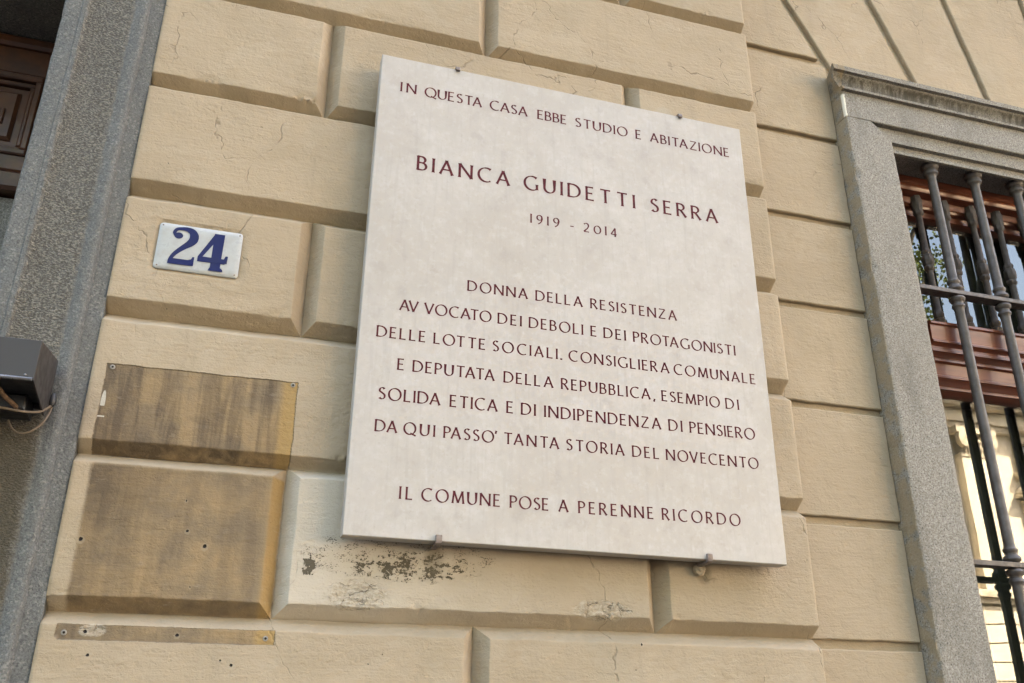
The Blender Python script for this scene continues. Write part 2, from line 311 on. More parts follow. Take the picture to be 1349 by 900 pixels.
# ------------------------------------------------------------------ mesh helpers
COL = sc.collection
def link(name, me, mat, parent=None, smooth=False, **k):
    o = bpy.data.objects.new(name, me); COL.objects.link(o)
    if mat is not None and not me.materials: me.materials.append(M[mat] if isinstance(mat, str) else mat)
    if parent is not None: o.parent = parent
    if smooth: me.polygons.foreach_set('use_smooth', [True]*len(me.polygons))
    for a, v in k.items(): o[a] = v
    return o
def empty(name, loc, label, cat, group=None):
    o = bpy.data.objects.new(name, None); COL.objects.link(o); o.location = loc; o.empty_display_size = .2
    o['label'] = label; o['category'] = cat
    if group: o['group'] = group
    return o
def mesh(name, v, f):
    me = bpy.data.meshes.new(name); me.from_pydata([tuple(p) for p in v], [], f); me.update(); return me
class MB:
    def __init__(s): s.v = []; s.f = []
    def box(s, x0, x1, y0, y1, z0, z1, b=0.0):
        if b <= 0:
            n = len(s.v); s.v += [(x, y, z) for x in (x0, x1) for y in (y0, y1) for z in (z0, z1)]
            s.f += [tuple(n+i for i in q) for q in ((0, 1, 3, 2), (4, 6, 7, 5), (0, 4, 5, 1), (2, 3, 7, 6), (0, 2, 6, 4), (1, 5, 7, 3))]
        else:
            s.prism([(x0, z0), (x1, z0), (x1, z1), (x0, z1)], y0, y1, b)
        return s
    def prism(s, poly, yf, yb, b=.002):
        """convex polygon (x,z) counter-clockwise seen from -y, bevelled front"""
        k = len(poly); n = len(s.v); P = [Vector(p) for p in poly]
        ins = []
        for i in range(k):
            a, c, d = P[i-1], P[i], P[(i+1) % k]
            e1 = (c-a).normalized(); e2 = (d-c).normalized(); n1 = Vector((-e1.y, e1.x)); n2 = Vector((-e2.y, e2.x))
            bi = (n1+n2); L = bi.length or 1; bi /= L; ins.append(c + bi*(b/max(.3, bi.dot(n1))))
        s.v += [(p.x, yf, p.y) for p in ins] + [(p.x, yf+b, p.y) for p in P] + [(p.x, yb, p.y) for p in P]
        s.f.append(tuple(n+i for i in range(k)))
        for r in (0, 1):
            for i in range(k):
                j = (i+1) % k; s.f.append((n+r*k+i, n+(r+1)*k+i, n+(r+1)*k+j, n+r*k+j))
        s.f.append(tuple(n+2*k+i for i in reversed(range(k))))
        return s
    def lathe(s, x, y, prof, seg=20):
        """prof list of (r, z) along z"""
        n = len(s.v)
        for r, z in prof:
            for i in range(seg):
                a = 2*math.pi*i/seg; s.v.append((x+r*math.cos(a), y+r*math.sin(a), z))
        for j in range(len(prof)-1):
            for i in range(seg):
                i2 = (i+1) % seg; s.f.append((n+j*seg+i, n+j*seg+i2, n+(j+1)*seg+i2, n+(j+1)*seg+i))
        s.f.append(tuple(n+i for i in reversed(range(seg)))); m = n+(len(prof)-1)*seg; s.f.append(tuple(m+i for i in range(seg)))
        return s
    def tube(s, pts, r, seg=8):
        n0 = len(s.v); P = [Vector(p) for p in pts]; u = None
        for i, p in enumerate(P):
            d = (P[min(i+1, len(P)-1)]-P[max(i-1, 0)]).normalized()
            if u is None: u = d.orthogonal().normalized()
            u = (u-d*u.dot(d)).normalized(); w_ = d.cross(u); rr = r[i] if isinstance(r, (list, tuple)) else r
            for k in range(seg):
                a = 2*math.pi*k/seg; s.v.append(tuple(p+(u*math.cos(a)+w_*math.sin(a))*rr))
        for j in range(len(P)-1):
            for k in range(seg):
                k2 = (k+1) % seg; s.f.append((n0+j*seg+k, n0+j*seg+k2, n0+(j+1)*seg+k2, n0+(j+1)*seg+k))
        s.f.append(tuple(n0+i for i in reversed(range(seg)))); m = n0+(len(P)-1)*seg; s.f.append(tuple(m+i for i in range(seg)))
        return s
    def extr(s, prof, a0, a1, axis='x', nseg=1, jit=0.0, cap=True):
        """profile of (y,z) swept in x, or of (x,y) swept in z"""
        n = len(s.v); k = len(prof)
        for q in range(nseg+1):
            t = a0+(a1-a0)*q/nseg
            for i, (p, r) in enumerate(prof):
                if axis == 'x': c = Vector((t, p, r))
                else: c = Vector((p, r, t))
                if jit and 0 < i < k-1:
                    c += noise.noise_vector(c*Vector((1, 1, 1))*22)*jit + noise.noise_vector(c*90)*jit*.5
                s.v.append(tuple(c))
        for q in range(nseg):
            for i in range(k-1):
                a = n+q*k+i; s.f.append((a, a+1, a+k+1, a+k))
        if cap: s.f.append(tuple(n+i for i in range(k))); s.f.append(tuple(n+nseg*k+i for i in reversed(range(k))))
        return s
    def build(s, name, mat, parent=None, smooth=False, fix=True, **k):
        me = mesh(name, s.v, s.f)
        if fix:
            bm = bmesh.new(); bm.from_mesh(me); bmesh.ops.recalc_face_normals(bm, faces=bm.faces); bm.to_mesh(me); bm.free()
        o = link(name, me, mat, parent, **k)
        if smooth:
            me.polygons.foreach_set('use_smooth', [True]*len(me.polygons)); me.set_sharp_from_angle(angle=math.radians(35))
        return o

# ------------------------------------------------------------------ ground and street
def struct(name, mb, mat):
    o = mb.build(name, mat); o['kind'] = 'structure'; return o
struct('ground', MB().box(-300, 300, -300, 60, -.6, -.14), 'asphalt')
struct('road', MB().box(-120, 120, -16.5, -3.2, -.13, -.10), 'asphalt')
struct('pavement', MB().box(-120, 120, -3.0, .9, -.13, .0), 'paving')
struct('kerb', MB().box(-120, 120, -3.2, -3.003, -.13, .004), 'paving')
struct('far_pavement', MB().box(-120, 120, -19.9, -16.5, -.13, .003), 'asphalt')
for i in range(12):
    struct('road_marking', MB().box(-40+i*7, -37+i*7, -9.9, -9.78, -.099, -.096), 'paint_white')

# ------------------------------------------------------------------ our building
B = empty('apartment_building', (0, 0, 0), 'ochre rusticated house front between the doorway and the barred window', 'building')
JO = [(3.957, 3.921), (3.724, 3.688), (3.491, 3.455), (3.2565, 3.221), (3.0210, 2.9862), (2.7860, 2.7510), (2.5503, 2.5103), (2.3172, 2.2744), (2.0716, 2.0349), (1.8346, 1.7928), (1.598, 1.557), (1.361, 1.320), (1.124, 1.083), (.887, .846)]
CH, DEP = .0215, .030
def axis_samples(a0, a1, lo, hi, step):
    """dense near the two face edges a0,a1 ; lo,hi = extra beyond"""
    s = set()
    n = max(2, int((a1-a0)/step))
    for i in range(n+1): s.add(round(a0+(a1-a0)*i/n, 5))
    for e, sg, ex in ((a0, -1, lo), (a1, 1, hi)):
        for d in (.0008, .0016, .0035): s.add(round(e-sg*d, 5))
        if ex > 0:
            for q in (.035, .075, .3, .6, .82, 1): s.add(round(e+sg*ex*q, 5))
    return sorted(s)
def block(x0, x1, z0, z1, L, R, step=.009, seed=0.0, mat='plaster'):
    """bossed stone: face x0..x1, z0..z1 at y=0, canted joints above and below, canted ('v') or square ('s') ends"""
    xs = axis_samples(x0, x1, CH if L == 'v' else 0, CH if R == 'v' else 0, step)
    zs = axis_samples(z0, z1, CH, CH, step)
    V = []; F = []
    rr = .0014
    for z in zs:
        for x in xs:
            c = Vector((x*9, seed, z*9)); wob = noise.noise(Vector((x*16, seed+3, z*16)))*.0016 + noise.noise(Vector((x*60, seed+9, z*60)))*.0009
            dz = max(z0-z, z-z1)+wob; dl = (x0-x) if L == 'v' else -1; dr = (x-x1) if R == 'v' else -1
            dx = max(dl, dr)+wob*.8
            def prof(d):
                if d < -rr: return 0
                if d < rr: return DEP/CH*(d+rr)**2/(4*rr)
                return DEP/CH*d
            a, b_ = prof(dz), prof(dx); y = max(a, b_)
            if L == 's' and x-x0 < .006: y += (.006-(x-x0))**2*70
            if R == 's' and x1-x < .006: y += (.006-(x1-x))**2*70
            cw = 1-min(1, y/.004)
            y += noise.noise(c*.6)*.0012+noise.noise(c*2.2)*.0005
            # knocked arris and broken patches
            ed = abs(z-z0)
            if ed < .02:
                n = noise.noise(Vector((x*11, seed*2.1, 4)))
                if n > .20: y += (n-.20)*.013*(1-ed/.02)*(.6+noise.noise(Vector((x*120, 0, z*120))))
            for bx, bz, rx, rz, dp in ((.035, 1.850, .055, .030, .0040), (.455, 1.842, .06, .018, .005), (-.345, 1.790, .022, .010, .006), (-.10, 1.802, .014, .007, .006)):
                q = ((x-bx)/rx)**2+((z-bz)/rz)**2
                if q < 1: y += dp*(1-q)*(.5+.9*noise.noise(Vector((x*70, 1, z*70)))+.6*noise.noise(Vector((x*160, 1, z*160))))
            if -.40 < x < -.19 and 2.33 < z < 2.50:
                qx = max(abs(x+.2835)-.0765+.012, 0); qz = max(abs(z-2.4245)-.0505+.012, 0); sd_ = math.hypot(qx, qz)-.012+noise.noise(Vector((x*30, 2, z*30)))*.003
                if sd_ < 0: y += min(1, -sd_/.004)*.0030
                qx = max(abs(x+.290)-.090+.014, 0); qz = max(abs(z-2.416)-.062+.014, 0); sd2 = math.hypot(qx, qz)-.014
                y -= max(0, 1-abs(sd2)/.006)*.0016*(.5+noise.noise(Vector((x*20, 5, z*20))))
            V.append((x, min(y, .034), z))
    nx = len(xs); nz = len(zs)
    for j in range(nz-1):
        for i in range(nx-1):
            a = j*nx+i; xm = (xs[i]+xs[i+1])/2; zm = (zs[j]+zs[j+1])/2
            sx = -1 if xm < x0 else (1 if xm > x1 else 0); sz = -1 if zm < z0 else (1 if zm > z1 else 0)
            if sx*sz < 0: F += [(a, a+1, a+nx), (a+1, a+nx+1, a+nx)]
            elif sx*sz > 0: F += [(a, a+1, a+nx+1), (a, a+nx+1, a+nx)]
            else: F.append((a, a+1, a+nx+1, a+nx))
    # skirts
    def skirt(idx, flip):
        n = len(V)
        for k in idx: V.append((V[k][0], .075, V[k][2]))
        for q in range(len(idx)-1):
            f = (idx[q], idx[q+1], n+q+1, n+q); F.append(f if flip else f[::-1])
    skirt([j*nx for j in range(nz)], True); skirt([j*nx+nx-1 for j in range(nz)], False)
    me = mesh('stone_block', V, F)
    o = link('stone_block', me, mat, B, True); me.set_sharp_from_angle(angle=math.radians(24))
    return o
def pier(xa, xb, joints, phase=0, step=.009, zmin=0, zmax=9, mat='plaster'):
    for r in range(len(JO)-1):
        zt = JO[r][1]; zb = JO[r+1][0]
        st = step if (zb > 1.3 and zt < 3.5) else .03
        cuts = joints[(r+phase) % 2]
        e = [xa]+list(cuts)+[xb]
        for i in range(len(e)-1):
            l = e[i] if i == 0 else e[i]+CH; rgt = e[i+1] if i == len(e)-2 else e[i+1]-CH
            block(l, rgt, zb, zt, 's' if i == 0 else 'v', 's' if i == len(e)-2 else 'v', st, r*3.7+i*1.3+xa, mat)
# row r lies under joint r. rows with joints at -.0935 and .565 are those under 2.551-> etc.
pier(-.4160, .8850, [(-.0935, .565), (.2335,)], phase=0, step=.0055)
pier(3.185, 4.485, [(3.51, 4.17), (3.835,)], phase=0, step=.04, mat='plaster_plain')
pier(-3.457, -2.156, [(-3.13, -2.47), (-2.80,)], phase=0, step=.04, mat='plaster_plain')

def line_x(p, q, z): return p[0]+(q[0]-p[0])*(z-p[1])/(q[1]-p[1])
GR = [(3.957-.017, 3.921), (3.707, 3.690), (3.474, 3.457), (3.2542, 3.2357), (3.0055, 2.990), (2.7663, 2.749), (2.5352, 2.5174), (2.2991, 2.2829), (2.0545, 2.0375), (1.8172, 1.800), (1.581, 1.564), (1.344, 1.327), (1.107, 1.090), (.870, .853)]
FANL = [((1.0414, 3.4275), (1.1354, 3.2458)), ((1.3128, 3.5057), (1.4064, 3.2586)), ((1.5823, 3.5834), (1.655, 3.2574)), ((1.8790, 3.667), (1.9130, 3.2574))]
FANR = [((1.0626, 3.4336), (1.1537, 3.2593)), ((1.3369, 3.5127), (1.4301, 3.2644)), ((1.6032, 3.5894), (1.6752, 3.2622)), ((1.9000, 3.667), (1.9340, 3.2574))]
WC = 2.045
def mir(poly): return [(2*WC-x, z) for x, z in reversed(poly)]
def panel(poly, name='stone_block', seed=0):
    """flat bay stone with softly rounded edge; gently uneven grid front"""
    out = []
    for i in range(len(poly)):
        a, b = Vector(poly[i]), Vector(poly[(i+1) % len(poly)]); n = max(1, int((b-a).length/.012)); nr_ = Vector((-(b-a).y, (b-a).x)).normalized()
        out.append(tuple(a))
        for q in range(1, n):
            p = a+(b-a)*q/n; out.append(tuple(p+nr_*(noise.noise(Vector((p.x*28, 3.3, p.y*28)))*.0016+noise.noise(Vector((p.x*110, 1.3, p.y*110)))*.0008)))
    mb = MB(); mb.prism(out, .054, .0745, .0022)
    return mb.build(name, 'plaster', B)
for side in (0, 1):
    for r in range(len(GR)-1):
        zt, zb = GR[r][1], GR[r+1][0]
        xl = .872; xr = 1.1495
        if zb > 3.25:
            zt2 = min(zt, 4.05)
            pl = [(xl, zb), (line_x(*FANL[0], zb) if zb > 3.2542 else 1.131, zb), (line_x(*FANL[0], zt2), zt2), (xl, zt2)]
            if pl[1][0] < xl+.02 or pl[2][0] < xl: pl = [(xl, zb), (pl[1][0], zb), (xl, zb+(pl[1][0]-xl)/.517)] if pl[1][0] > xl+.01 else None
        elif zt > 3.2:
            pl = [(xl, zb), (xr, zb), (xr, 3.213), (1.1495, zt), (xl, zt)]
            pl = [(xl, zb), (xr, zb), (xr, 3.2285), (1.1425, zt), (xl, zt)]
        else: pl = [(xl, zb), (xr, zb), (xr, zt), (xl, zt)]
        if pl:
            if side:
                pl = mir(pl); pl = [(x, z) for x, z in pl]
            panel(pl)
    for i in range(3):
        zb, zt = 3.168, 4.05
        pl = [(line_x(*FANR[i], zb), zb), (line_x(*FANL[i+1], zb), zb), (line_x(*FANL[i+1], zt), zt), (line_x(*FANR[i], zt), zt)]
        panel(mir(pl) if side else pl, 'voussoir')
panel([(line_x(*FANR[3], 3.168), 3.168), (2*WC-line_x(*FANR[3], 3.168), 3.168), (2*WC-line_x(*FANR[3], 4.05), 4.05), (line_x(*FANR[3], 4.05), 4.05)], 'keystone')

# wall body behind the stones (with the two openings)
W0, W1 = 1.272, 2*WC-1.272
D0, D1 = -1.986, -.592
def wall_piece(x0, x1, z0, z1, y0=.0665, y1=.62, name='wall', mat='plaster_plain'):
    return MB().box(x0, x1, y0, y1, z0, z1).build(name, mat, B)
wall_piece(-.43, W0, 0, 4.1); wall_piece(W1, 12, 0, 4.1); wall_piece(W0, W1, 0, 1.05); wall_piece(W0, W1, 3.03, 4.1)
wall_piece(-12, D0, 0, 4.1); wall_piece(D0, D1, 3.12, 4.1); wall_piece(D1, -.432, 0, 4.1, .1)
MB().box(-12, 12, -.06, 9, 4.1, 4.35, 0).build('string_course', 'plaster_plain', B)
MB().box(-12, 12, .03, 9, 4.35, 13.6, 0).build('upper_wall', 'plaster_plain', B)
MB().box(-12.5, 12.5, -.9, 9.5, 13.6, 14.0, 0).build('eaves_cornice', 'plaster_plain', B)
MB().box(-.47, 1.16, -.035, .0625, 0, .845, .01).build('plinth', 'granite_window', B)
MB().box(W1+.115, 12, -.035, .0625, 0, .845, .01).build('plinth', 'granite_window', B)
MB().box(-12, -2.16, -.035, .0625, 0, .845, .01).build('plinth', 'granite_window', B)
# old wall plugs with drilled centres left where the plates were screwed on
def ring(x, z, y, r0, r1):
    mb = MB(); seg = 16; n = 0
    for rr, yy in ((r1, y+.003), (r1, y), (r0, y-.0006), (r0, y+.004)):
        for i in range(seg):
            a = 2*math.pi*i/seg; mb.v.append((x+rr*math.cos(a), yy, z+rr*math.sin(a)))
    for j in range(3):
        for i in range(seg):
            k = (i+1) % seg; mb.f.append((j*seg+i, j*seg+k, (j+1)*seg+k, (j+1)*seg+i))
    return mb
for x, z in ((-.3855, 2.1924), (-.0995, 2.1935), (-.3821, 1.7816), (-.1001, 1.7818)):
    p = ring(x, z, -.0016, .0019, .0040).build('wall_plug', 'plug', B, True)
    d = MB(); d.v = [(x+.0021*math.cos(a*math.pi/6), -.0008, z+.0021*math.sin(a*math.pi/6)) for a in range(12)]; d.f = [tuple(range(12))]
    d.build('drill_hole', 'hole', p)

# ------------------------------------------------------------------ window surround (granite)
zt = 3.0495
def both(fn):
    fn(False); fn(True)
def jamb(right):
    xs = [1.151, 1.151, 1.1522, 1.1548]+[1.1548+(1.2732-1.1548)*i/14 for i in range(1, 14)]+[1.2732, 1.2758, 1.277, 1.277]
    ys = [.25, .0160, .0133, .012]+[.012]*13+[.012, .0133, .0160, .25]
    mb = MB(); N = 260; k = len(xs)
    for q in range(N+1):
        for i in range(k):
            zt_ = zt-.001 if xs[i] < 1.222 else zt-.001-(xs[i]-1.222)/.055*.045
            z = 1.0+(zt_-1.0)*q/N; c = Vector((xs[i], ys[i], z))
            if 0 < i < k-1:
                e = 1.0 if i in (1, 2, 3, k-4, k-3, k-2) else .4
                n_ = noise.noise_vector(c*24)*.0011*e+noise.noise_vector(c*110)*.0008*e
                chip = max(0, noise.noise(Vector((xs[i]*3, 7, z*26)))-.42)*.020 if i in (2, 3, k-4, k-3) else 0
                c += n_+Vector((chip*.3*(1 if i < 6 else -1), chip, 0))
            if right: c.x = 2*WC-c.x
            mb.v.append(tuple(c))
    for q in range(N):
        for i in range(k-1): mb.f.append((q*k+i, q*k+i+1, (q+1)*k+i+1, (q+1)*k+i))
    mb.build('window_jamb', 'granite_window', B, True)
both(jamb)
XE = 2*WC-1.151
MB().prism([(1.151, zt), (XE, zt), (XE, 3.1262), (1.151, 3.1262)], .0122, .24, .002).build('lintel_fascia', 'granite_window', B)
# lower fascia set back, with a small canted lip
f2 = MB(); f2.extr([(.24, 3.0485), (.0255, 3.0485), (.0255, 3.009), (.036, 3.008), (.036, 2.992), (.031, 2.991), (.031, 2.9825), (.038, 2.9815), (.044, 2.9930), (.24, 2.9930)], 1.2225, 2*WC-1.2225, 'x')
f2.build('lintel_soffit', 'granite_window', B)
# cornice: fillet, cyma, top slab, returned on both ends
cor = [(.012, 3.121), (.0135, 3.1265), (.0030, 3.127), (.0025, 3.1335), (.010, 3.134), (.0115, 3.144), (.0105, 3.155), (.007, 3.164), (.002, 3.1695), (.001, 3.1725), (-.008, 3.1735), (-.009, 3.1865), (-.006, 3.1885), (.0545, 3.197)]
mb = MB(); nn = 60
xs_ = None
for y, z in cor:
    k_ = min(1, (z-3.121)/.060); k_ = k_ if y < .03 else .06; xa = 1.151-.032*k_; xb = XE+.032*k_
    path = [(1.149, .06), ((1.149+xa)/2, (.06+y)/2), (xa, y)]+[(xa+(xb-xa)*i/nn, y) for i in range(1, nn)]+[(xb, y), ((xb+XE+.002)/2, (.06+y)/2), (XE+.002, .06)]
    for q in path:
        c = Vector((q[0], q[1], z)); c += noise.noise_vector(c*30)*.0008; mb.v.append(tuple(c))
k = nn+5
for j in range(len(cor)-1):
    for i in range(k-1): mb.f.append((j*k+i, j*k+i+1, (j+1)*k+i+1, (j+1)*k+i))
mb.build('window_cornice', 'granite_window', B, True)
MB().box(1.12, 2*WC-1.12, -.06, .25, .94, 1.0, .006).build('window_sill', 'granite_window', B)

# ------------------------------------------------------------------ window: reddish joinery, balusters, glass
WN = MB().box(W0, W0+.075, .125, .185, 1.05, 2.998).build('window_frame', 'wood_red', B)
MB().box(W1-.075, W1, .125, .185, 1.05, 2.998).build('stile', 'wood_red', WN)
head = [(.20, 3.022), (.112, 3.022), (.112, 3.000), (.118, 2.996), (.118, 2.990), (.114, 2.987), (.114, 2.967), (.110, 2.964), (.106, 2.957), (.106, 2.950), (.110, 2.943), (.118, 2.940), (.133, 2.9395),
        (.134, 2.921), (.130, 2.918), (.128, 2.912), (.130, 2.906), (.135, 2.903), (.140, 2.902), (.141, 2.893), (.137, 2.890), (.137, 2.884), (.145, 2.881), (.20, 2.881)]
MB().extr(head, W0+.0755, W1-.0755).build('head_rail', 'wood_red', WN, True)
tra = [(.20, 2.556), (.079, 2.5535), (.075, 2.550), (.075, 2.545), (.080, 2.542), (.081, 2.506), (.078, 2.503), (.078, 2.499), (.086, 2.496), (.090, 2.492), (.090, 2.486), (.087, 2.484), (.087, 2.479), (.096, 2.475), (.101, 2.468), (.098, 2.464), (.098, 2.459), (.107, 2.456),
       (.108, 2.428), (.104, 2.425), (.104, 2.420), (.110, 2.417), (.116, 2.410), (.120, 2.404), (.117, 2.401), (.117, 2.396), (.126, 2.393), (.138, 2.386), (.20, 2.386)]
MB().extr(tra, W0+.0755, W1-.0755).build('transom', 'wood_red', WN, True)
MB().box(WC-.03, WC+.03, .120, .185, 1.05, 2.3855, .004).build('mullion', 'wood_red', WN)
MB().box(W0+.0755, W1-.0755, .12, .185, 1.051, 1.13, .004).build('bottom_rail', 'wood_red', WN)
MB().box(W0+.07, W1-.07, .160, .164, 2.55, 2.885).build('upper_pane', 'glass', WN)
MB().box(W0+.07, WC-.02, .148, .152, 1.12, 2.39).build('lower_pane', 'glass', WN)
MB().box(WC+.02, W1-.07, .148, .152, 1.12, 2.39).build('lower_pane', 'glass', WN)
mb = MB(); mb.box(W0, W1, .9, .92, 1.0, 3.0); mb.build('dark_interior', 'room', WN)
mb = MB(); mb.extr([(W0+.0+i*.012, .23+.012*math.sin(i*1.1)) for i in range(int((W1-W0)/.012))], 1.06, 2.99, 'z', 1, cap=False); mb.build('added_curtain', 'added_curtain', WN, True)  # unseen sheet added behind the glass to lift the dark reflections
mb = MB(); mb.box(W0-.02, W0, .25, .9, 1.0, 3.0).box(W1, W1+.02, .25, .9, 1.0, 3.0).box(W0, W1, .25, .9, 3.0, 3.02).box(W0, W1, .25, .9, 1.03, 1.05); mb.build('room_wall', 'room', WN)
# balusters of the transom light
bp = [(.000, .0125), (.010, .0130), (.012, .0105), (.018, .0135), (.026, .0135), (.030, .0100), (.036, .0120), (.044, .0118), (.050, .0085), (.058, .0080), (.150, .0078), (.160, .0080), (.164, .0112), (.170, .0125), (.175, .0105), (.181, .0132), (.192, .0136), (.202, .0132), (.207, .0105), (.212, .0122), (.218, .0110), (.223, .0078), (.300, .0074), (.318, .0076), (.322, .0108), (.328, .0122), (.334, .0105), (.340, .0124), (.352, .0136), (.360, .0142), (.368, .0120), (.376, .0120)]
first = None
for i in range(15):
    x = 1.411+.0850*i
    if first is None:
        first = MB().lathe(0, 0, [(r, z) for z, r in bp], 16)
        # carved lobes on the swellings
        for q, v in enumerate(first.v):
            vx, vy, vz = v; rr = math.hypot(vx, vy)
            if rr > .0102:
                a = math.atan2(vy, vx); k = 1+.10*math.cos(a*6+vz*90); first.v[q] = (vx*k, vy*k, vz)
        first = first.build('baluster', 'bronze', WN, True); first.location = (x, .113, 2.549)
    else:
        c = first.copy(); COL.objects.link(c); c.parent = WN; c.location = (x, .113, 2.549)

# ------------------------------------------------------------------ iron grille in front of the window
GY = .060
railpos = [2.622, 1.981, 1.30]
def collar(z, s=1):
    """turned mouldings above (s=1) or below (s=-1) a rail"""
    c = [(.006, .0115), (.009, .0165), (.013, .0185), (.018, .0172), (.022, .0128), (.026, .0122), (.030, .0150), (.034, .0152), (.038, .0122), (.044, .0112)]
    return [(z+s*d, r) for d, r in c]
GRI = None
def ironbar(x, name='bar'):
    pr = [(2.9925, .0150), (2.989, .0200), (2.984, .0222), (2.978, .0205), (2.974, .0160), (2.970, .0165), (2.966, .0182), (2.961, .0175), (2.957, .0130), (2.950, .0108)]
    for z in railpos:
        pr += collar(z, 1)[::-1]+[(z, .0115)]+collar(z, -1)
    pr += [(1.002, .0108)]
    pr.sort(key=lambda t: -t[0])
    return MB().lathe(0, 0, [(r, z) for z, r in pr], 20)
GRI = ironbar(0).build('window_grille', 'iron', B, True); GRI.location = (1.4232, GY, 0)
for i in range(1, 11):
    x = 1.4232+.1356*i
    if x > W1-.03: break
    o = GRI.copy(); o.name = 'bar'; COL.objects.link(o); o.parent = GRI; o.location = (.1356*i, 0, 0)
for z in railpos:
    o = MB().box(W0-.03-1.4232, W1+.03-1.4232, -.015, .015, z-.0055, z+.0055, .001).build('rail', 'iron', GRI)

# ------------------------------------------------------------------ doorway at the left
arch = [(-.586, .36), (-.5865, .02), (-.5855, -.004), (-.582, -.0065), (-.560, -.0070), (-.5565, -.0065), (-.554, -.0085), (-.5475, -.0085), (-.5455, -.006), (-.543, -.0025), (-.535, -.001), (-.515, -.0015), (-.495, -.0025), (-.482, -.0033), (-.474, -.0038), (-.468, -.0042), (-.462, -.0060), (-.457, -.0078), (-.452, -.0088), (-.4475, -.0088), (-.4440, -.0070), (-.4420, -.003), (-.4405, .003), (-.430, .0045), (-.4205, .005), (-.4165, .006), (-.4165, .06)]
mb = MB(); mb.extr(arch, 0, 3.035, 'z', 520, .0014, cap=False)
ARC = mb.build('door_surround', 'granite_door', B, True)
mb = MB(); mb.extr([(2*(-1.286)-x, y) for x, y in arch][::-1], 0, 3.035, 'z', 40, .001, cap=False)
mb.build('door_jamb', 'granite_door', ARC, True)
MB().box(-2.156, -.4165, -.010, .36, 3.0355, 3.30, .01).build('door_lintel', 'granite_dark', ARC)
MB().box(-1.985, -.5875, .36, .60, 3.03, 3.12).build('lintel_core', 'granite_dark', ARC)
DR = MB().box(-1.985, -.588, .300, .345, 2.94, 3.0345, .004).build('door', 'wood_dark', B)
def dbox(name, *a, mat='wood_dark', b=.003): return MB().box(*a, b).build(name, mat, DR)
dbox('door_moulding', -1.985, -.588, .286, .2995, 3.004, 3.031, b=.006)
dbox('stile', -.672, -.588, .300, .345, 2.66, 2.9395)
dbox('rail', -1.985, -.588, .298, .345, 2.700, 2.7395, b=.004)
dbox('rail', -1.985, -.588, .292, .345, 2.655, 2.6995, b=.007)
def frame(x0, x1, z0, z1, w_, y, d, name):
    mb = MB(); mb.box(x0, x1, y, y+d, z1-w_, z1, .003); mb.box(x0, x1, y, y+d, z0, z0+w_, .003); mb.box(x0, x0+w_, y, y+d, z0+w_+.0003, z1-w_-.0003, .003); mb.box(x1-w_, x1, y, y+d, z0+w_+.0003, z1-w_-.0003, .003)
    return mb.build(name, 'wood_dark', DR)
for x1 in (-.6725, -1.31):
    x0 = x1-.60
    frame(x0, x1, 2.740, 2.9395, .014, .296, .05, 'panel_frame')
    frame(x0+.0145, x1-.0145, 2.7545, 2.925, .010, .306, .04, 'panel_frame')
    dbox('panel', x0+.025, x1-.025, .318, .345, 2.765, 2.9145, b=.002)
    dbox('panel_field', x0+.045, x1-.040, .309, .3175, 2.780, 2.900, b=.006)
    for k in range(3): dbox('carved_flute', x1-.066-.012*k, x1-.060-.012*k, .3035, .3085, 2.815, 2.852, b=.002)
dbox('lower_door', -1.985, -.588, .330, .35, 0, 2.6545, mat='housing_glassy' if False else 'wood_dark')
DP = MB().box(-1.92, -.60, .322, .3295, 2.20, 2.650, .002).build('fanlight_pane', 'granite_dark', DR)
dbox('rail', -1.985, -.588, .30, .329, 2.10, 2.199)

# ------------------------------------------------------------------ marble plaque
zc = 2.89-.9558/2
PL = empty('marble_plaque', (.4, -.020, zc), 'large pale marble memorial plaque with dark red Italian inscription', 'plaque')
PL.rotation_euler = (0, .00514, 0)
H = .9558/2
mb = MB(); mb.box(-.4, .4, -.030, .0, -H, H, .0012); mb.build('slab', 'marble', PL)
mb = MB(); mb.box(-.36, .36, .0003, .0195, -H+.05, H-.05, 0); mb.build('mortar_bed', 'plaster_plain', PL)

